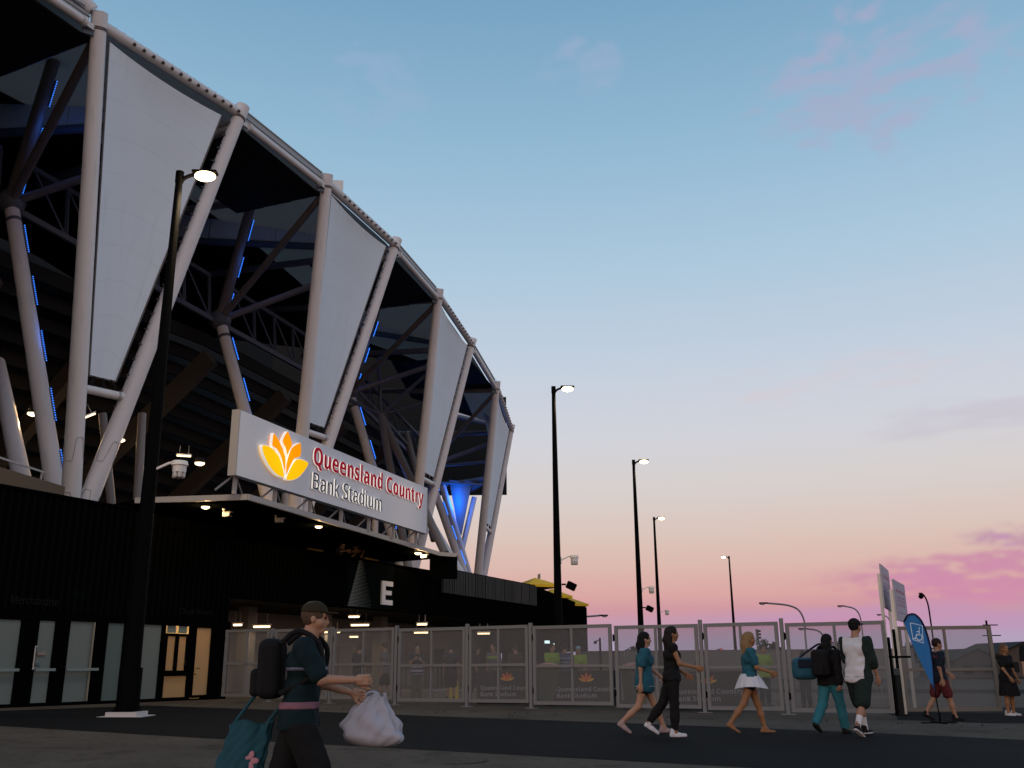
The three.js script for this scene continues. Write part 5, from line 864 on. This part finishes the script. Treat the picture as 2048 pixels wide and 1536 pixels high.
const C = { teal: cloth(0.01, 0.085, 0.125), navy: cloth(0.011, 0.015, 0.028), black: cloth(0.008, 0.008, 0.009), white: cloth(0.55, 0.54, 0.58), grey: cloth(0.1, 0.1, 0.11), green: cloth(0.012, 0.022, 0.02), hiviz: cloth(0.2, 0.32, 0.025), red: cloth(0.08, 0.008, 0.012), pink: cloth(0.42, 0.2, 0.24), lav: cloth(0.3, 0.3, 0.42), khaki: cloth(0.06, 0.06, 0.045), silver: cloth(0.5, 0.5, 0.45), brown: mat(0.06, 0.035, 0.018, 0.7), blonde: mat(0.2, 0.12, 0.05, 0.65), jeans: cloth(0.02, 0.05, 0.075) };
const RIGHT = Math.PI / 2, AWAY = Math.PI, LEFT = -Math.PI / 2;
function backpack(label, p, m, turn, s = 1) {
  const b = thing('backpack', label, 'backpack', [p.t.position.x, p.t.position.y, p.t.position.z], turn), c = p.back.clone().sub(p.t.position).applyAxisAngle(V(0, 1, 0), -turn), z = c.z;
  obj('bag', [rbox(0.3 * s, 0.44 * s, 0.18 * s, 0.07 * s, 0, c.y, z - 0.05 * s)], m, b); obj('pocket', [rbox(0.22 * s, 0.2 * s, 0.08 * s, 0.035 * s, 0, c.y - 0.1 * s, z - 0.15 * s)], m, b);
  for (const k of [-1, 1]) obj('strap', [new THREE.TubeGeometry(new THREE.CatmullRomCurve3([V(k * 0.11 * s, c.y + 0.18 * s, z + 0.03), V(k * 0.12 * s, c.y + 0.27 * s, z + 0.16 * s), V(k * 0.13 * s, c.y + 0.16 * s, z + 0.33 * s), V(k * 0.15 * s, c.y - 0.04 * s, z + 0.3 * s), V(k * 0.13 * s, c.y - 0.18 * s, z + 0.05 * s)]), 24, 0.022 * s, 6)], m, b);
}
// a limp bag: gathered at the mouth, bulging low, closed and creased
function softBag(rx, h, rz, mouth, k) {
  return quadGrid((u, v) => {
    const a = u * Math.PI * 2, belly = lerp(mouth, 1, Math.pow(Math.sin(Math.min(1, v * 1.3) * Math.PI / 2), 1.3)) * Math.sqrt(Math.max(0, 1 - Math.pow(Math.max(0, (v - 0.72) / 0.28), 2.4)));
    const pull = (1 - v), cr = 1 + 0.16 * pull * Math.sin(a * 9 + 2 * Math.sin(a * 2)) + 0.05 * Math.sin(a * 4 + v * 11 + k) + 0.035 * Math.sin(a * 13 - v * 23) + 0.1 * (noise2(u * 14, v * 9, k) - 0.5);
    const c = Math.cos(a), s = Math.sin(a), q = Math.pow(Math.abs(c), 2.4) + Math.pow(Math.abs(s), 2.4), n = Math.pow(q, -1 / 2.4);
    return V(c * n * rx * belly * cr + 0.03 * Math.sin(v * 4 + k), -v * h + 0.015 * Math.sin(a * 3 + k) * pull, s * n * rz * belly * cr);
  }, 96, 40);
}
// walkers on the plaza, left to right
{
  const p = person({ label: 'short walker in dark cap and teal jersey, nearest the camera', turn: RIGHT, x: -1.42, z: -6.7, h: 1.5, cell: 0.011, lean: 0.1, l: [0.42, 0.1], r: [-0.3, 0.35], tipR: 0.06, la: [0.55, 0.1, 1.0, 0.3], ra: [0.2, 0.14, 1.1], gripR: 1, gripL: 1, top: cloth(0.005, 0.015, 0.019), bands: [[0.3, 0.33, cloth(0.12, 0.12, 0.17)], [0.02, 0.075, cloth(0.2, 0.09, 0.12)]], sleeve: 0.8, hem: -0.14, bottom: C.black, blen: 0.95, bloose: 0.03, shoe: C.black, hair: C.brown, cap: cloth(0.03, 0.022, 0.012), skin: SKIN2, look: [0.1, 0.06], pitchL: -0.15, pitchR: 0.45 });
  backpack('black backpack on the nearest walker in the cap', p, C.black, RIGHT, 0.88);
  const w = p.wrR, b = thing('carrier_bag', 'crumpled white carrier bag held by the nearest walker', 'bag', [w.x + 0.1, w.y, w.z]);
  const wb = cloth(0.36, 0.36, 0.42); wb.side = THREE.DoubleSide;
  obj('bag', [softBag(0.2, 0.34, 0.11, 0.3, 3)], wb, b);
  obj('handle', [new THREE.TorusGeometry(0.05, 0.008, 6, 20).translate(-0.02, -0.03, 0.03), new THREE.TorusGeometry(0.05, 0.008, 6, 20).translate(-0.02, -0.03, -0.03)], wb, b);
  const tb = thing('tote_bag', 'teal tote bag with pink flower hanging behind the nearest walker', 'bag', [p.t.position.x - 0.36, 0.62, p.t.position.z - 0.1]); // strap over the far shoulder
  const tm = cloth(0.008, 0.06, 0.085); tm.side = THREE.DoubleSide; obj('bag', [softBag(0.15, 0.4, 0.06, 0.82, 8).translate(0, 0.1, 0)], tm, tb); obj('flower', [0, 1, 2, 3, 4].map((i) => new THREE.SphereGeometry(0.03, 10, 6).scale(1, 0.65, 0.2).translate(0.035, 0, 0).rotateZ(i * 1.257).translate(0.04, -0.14, 0.052)), C.pink, tb); obj('strap', [new THREE.TubeGeometry(new THREE.CatmullRomCurve3([V(-0.11, 0.06, 0), V(0.06, 0.3, -0.02), V(0.3, 0.56, 0.0), V(0.26, 0.28, 0.02), V(0.11, 0.06, 0)]), 30, 0.012, 6)], tm, tb);
}
person({ label: 'walker in long teal jersey and bare legs, left of the woman in black', turn: RIGHT, x: 2.18, z: -17.0, h: 1.68, fem: 1, l: [-0.32, 0.55], r: [0.45, 0.08], tipL: 0.08, la: [-0.35, 0.12, 0.3], ra: [0.4, 0.12, 0.5], top: C.teal, loose: 0.035, hem: -0.2, bands: [[-0.1, -0.085, C.white]], sleeve: 0.75, bottom: C.navy, blen: 0.32, shoe: mat(0.34, 0.24, 0.25, 0.6), hair: C.black, long: 0.1, skin: SKIN2, pitchL: 0.6 });
person({ label: 'woman in black top and leggings with long dark hair, white shoes', turn: RIGHT, x: 2.52, z: -16.2, h: 1.68, fem: 1, l: [0.02, 0.05], r: [-0.38, 0.3], tipR: 0.09, la: [0.35, 0.14, 1.0, 0.1], ra: [0.1, 0.12, 0.9], top: C.black, sleeve: 0.1, hem: -0.06, bottom: C.black, tight: 1, blen: 1.86, shoe: C.white, hair: mat(0.008, 0.006, 0.006, 0.6), long: 0.22, skin: TAN, pitchR: 0.55 });
person({ label: 'blonde woman in teal top and flared white skirt walking right', turn: RIGHT, x: 3.98, z: -17.1, h: 1.66, fem: 1, l: [-0.42, 0.25], r: [0.34, 0.1], tipL: 0.09, la: [0.25, 0.14, 1.0, 0.2], ra: [-0.2, 0.14, 0.3], top: C.teal, sleeve: 0.7, hem: 0.03, bottom: C.black, blen: 0.22, skirt: C.white, flare: 0.3, slen: 0.24, shoe: null, hair: C.blonde, long: 0.24, skin: TAN, pitchL: 0.5 });
{
  const p = person({ label: 'walker with black backpack and teal trousers, left of the capped man', turn: RIGHT + 0.75, x: 5.3, z: -17.0, h: 1.62, fem: 1, l: [0.3, 0.1], r: [-0.36, 0.4], tipR: 0.08, la: [-0.3, 0.14, 0.3], ra: [0.3, 0.14, 0.5], gripL: 1, top: C.black, sleeve: 1.9, hem: -0.08, loose: 0.03, bottom: cloth(0.02, 0.14, 0.18), blen: 1.9, bloose: 0.02, shoe: C.black, hair: C.black, long: 0.1, pitchR: 0.5 });
  const bp = backpack('black backpack on the woman in teal trousers', p, C.black, RIGHT + 0.75, 1.0), b = thing('shoulder_bag', 'bulky blue shoulder bag carried behind the woman in teal trousers', 'bag', [4.98, 0.98, -17.0], 0.2);
  obj('bag', [rbox(0.44, 0.36, 0.24, 0.1, -0.08, 0, 0)], cloth(0.012, 0.075, 0.12), b); obj('flap', [rbox(0.36, 0.14, 0.03, 0.012, -0.08, 0.08, 0.125)], C.navy, b); obj('strap', [new THREE.TubeGeometry(new THREE.CatmullRomCurve3([V(-0.24, 0.12, 0), V(-0.05, 0.26, 0.02), V(0.22, 0.4, 0.02), V(0.26, 0.33, -0.06), V(0.1, 0.12, -0.03)]), 24, 0.018, 6)], C.navy, b);
}
person({ label: 'tall man in white shirt with dark sleeves and dark shorts', turn: RIGHT + 0.7, x: 5.62, z: -16.5, h: 1.84, l: [-0.28, 0.3], r: [0.3, 0.06], tipL: 0.07, la: [0.1, 0.12, 0.3], ra: [0.35, 0.16, 0.9], top: C.white, sleeveMat: C.green, sleeve: 1.3, hem: -0.14, loose: 0.03, bands: [[-0.06, -0.045, C.grey]], bottom: C.green, blen: 1.0, bloose: 0.035, shoe: C.black, sole: C.white, socks: C.white, hair: C.black, cap: C.black, look: [0, 0.05], pitchL: 0.5, skin: SKIN });
person({ label: 'blurred walker in dark top with red shorts beside the blue flag', turn: RIGHT, x: 9.0, z: -21.4, h: 1.68, l: [0.3, 0.1], r: [-0.3, 0.3], tipR: 0.06, la: [-0.3, 0.12, 0.4], ra: [0.35, 0.12, 0.6], top: C.navy, bands: [[0.4, 0.46, C.red]], sleeve: 0.8, bottom: C.red, blen: 0.8, bloose: 0.03, shoe: C.black, hair: mat(0.02, 0.012, 0.008, 0.7), pitchR: 0.4 });
person({ label: 'standing woman in long black dress and white shoes at the right edge', turn: 0.5, x: 11.5, z: -23.6, h: 1.6, fem: 1, top: C.black, sleeve: 0.7, bottom: C.black, blen: 0.3, skirt: cloth(0.008, 0.008, 0.009), flare: 0.25, slen: 0.55, shoe: C.white, hair: mat(0.1, 0.05, 0.02, 0.6), long: 0.12, la: [0.2, 0.12, 0.5], ra: [0.1, 0.1, 0.3], skin: TAN });
person({ label: 'tall person in black shirt and blue jeans cut by the right edge', turn: -0.4, x: 11.95, z: -23.1, h: 1.86, top: C.black, bands: [[0.12, 0.135, C.grey]], sleeve: 0.8, bottom: C.jeans, blen: 1.9, bloose: 0.02, shoe: C.white, hair: C.black, la: [0.1, 0.14, 0.3], ra: [0.1, 0.12, 0.3] });
// people behind the perforated gates
const far = { cell: 0.02, group: 'people behind the gates' };
person({ ...far, label: 'person in blue shorts behind the left half of the third gate leaf', turn: AWAY - 0.4, x: -5.15, z: -33.2, h: 1.72, top: C.navy, bottom: cloth(0.08, 0.11, 0.13), blen: 1, shoe: C.black, skin: SKIN });
person({ ...far, label: 'person in dark clothes behind the right half of the third gate leaf', turn: LEFT, x: -4.25, z: -33.0, h: 1.8, l: [0.25, 0.1], r: [-0.25, 0.2], top: C.grey, bottom: C.black, blen: 0.98, shoe: C.black, skin: SKIN });
person({ ...far, label: 'person in striped jersey facing out behind the fourth gate leaf', turn: 0.15, x: -3.2, z: -33.0, h: 1.72, top: C.navy, bands: [[0.16, 0.2, C.lav], [0.06, 0.12, C.lav], [-0.06, 0.02, C.lav], [-0.15, -0.1, C.lav]], la: [0.5, 0.1, 1.6, 0.5], ra: [0.5, 0.1, 1.5, 0.5], hem: -0.16, bottom: C.khaki, blen: 1.92, bloose: 0.02, shoe: C.black, skin: SKIN2 });
person({ ...far, label: 'person in navy jersey with white shoulder stripes, back turned', turn: AWAY, x: -2.04, z: -32.2, h: 1.74, top: C.navy, bands: [[0.46, 0.475, C.lav], [0.4, 0.41, C.lav]], belly: 1, loose: 0.03, bottom: C.black, blen: 1.0, bloose: 0.03, shoe: C.black, skin: SKIN });
person({ ...far, label: 'person in long dark dress behind the left half of the fifth leaf', turn: RIGHT, x: -1.2, z: -31.0, h: 1.66, fem: 1, l: [0.25, 0.1], r: [-0.25, 0.2], top: C.black, bottom: C.black, blen: 1.6, shoe: C.black, long: 0.15, skin: SKIN });
person({ ...far, label: 'officer in dark uniform with yellow straps behind the fifth leaf', turn: -0.6, x: -0.62, z: -30.6, h: 1.72, top: C.grey, bands: [[0.36, 0.44, C.hiviz]], bottom: C.navy, blen: 1.9, shoe: C.black, skin: SKIN });
person({ ...far, label: 'person in dark brown jacket behind the right half of the fifth leaf', turn: AWAY + 0.5, x: 0.05, z: -30.4, h: 1.7, top: cloth(0.04, 0.022, 0.02), sleeve: 1.9, bottom: C.black, blen: 1.9, shoe: C.black });
person({ ...far, label: 'steward in bright yellow vest behind the red bin, left half of sixth leaf', turn: 0.6, x: 1.1, z: -29.8, h: 1.7, top: C.hiviz, sleeve: 0.6, loose: 0.035, bands: [[0.15, 0.2, C.silver]], la: [0.4, 0.15, 0.9], bottom: C.navy, blen: 1.9, shoe: C.black, skin: SKIN });
person({ ...far, label: 'person in blue striped jersey beside the steward in yellow', turn: AWAY, x: 1.52, z: -30.1, h: 1.72, top: cloth(0.03, 0.05, 0.1), bands: [[0.36, 0.4, C.lav], [0.24, 0.28, C.lav], [0.1, 0.14, C.lav]], bottom: C.black, blen: 1.0, shoe: C.black });
person({ ...far, label: 'steward in yellow vest and pale blue cap behind the sixth leaf mullion', turn: -0.3, x: 2.02, z: -31.5, h: 1.66, top: C.hiviz, loose: 0.035, bands: [[0.2, 0.24, C.navy]], bottom: C.navy, blen: 1.9, shoe: C.black, cap: cloth(0.2, 0.35, 0.42), skin: SKIN });
person({ ...far, label: 'person in dark shirt with yellow straps left of the blonde walker', turn: AWAY, x: 5.35, z: -28.6, h: 1.5, top: C.grey, bands: [[0.42, 0.47, C.hiviz]], bottom: C.navy, blen: 1.9, shoe: C.black });
person({ ...far, label: 'steward in yellow vest right of the blonde walker', turn: 0.2, x: 7.05, z: -28.5, h: 1.66, top: C.hiviz, loose: 0.03, bottom: C.navy, blen: 1.9, shoe: C.black });
person({ ...far, label: 'person with yellow collar behind the woman with the backpack', turn: AWAY, x: 8.05, z: -28, h: 1.5, top: C.navy, bands: [[0.44, 0.48, C.hiviz]], bottom: C.navy, blen: 1.9, shoe: C.black });
// two people leaning on the balcony rail under the canopy
{
  const y = 3.25 + EYE - groundY(-7.1);
  person({ label: 'person in pale cap leaning on the balcony rail, left of two', turn: fTurn, x: W(15.1, 0, -0.62).x, z: W(15.1, 0, -0.62).z, y: 3.3 + EYE - groundY(-8), h: 1.7, cell: 0.018, lean: 0.4, la: [1.0, 0.3, 0.7, 0.4], ra: [1.0, 0.3, 0.7, 0.4], top: cloth(0.03, 0.04, 0.05), bottom: C.black, shoe: C.black, cap: C.white, skin: SKIN2, look: [0, -0.3], group: 'people on the balcony' });
  person({ label: 'person with crossed arms leaning on the balcony rail, right of two', turn: fTurn - 0.2, x: W(16.0, 0, -0.6).x, z: W(16.0, 0, -0.6).z, y: 3.2 + EYE - groundY(-7), h: 1.68, cell: 0.018, lean: 0.45, la: [1.1, 0.3, 1.2, 0.6], ra: [1.1, 0.3, 1.2, 0.6], top: C.black, bottom: C.black, shoe: C.black, cap: C.grey, skin: TAN, look: [0.3, -0.25], group: 'people on the balcony' });
}
scene.traverse((o) => { if (o.isMesh) o.castShadow = o.receiveShadow = true; });
renderer.render(scene, camera);
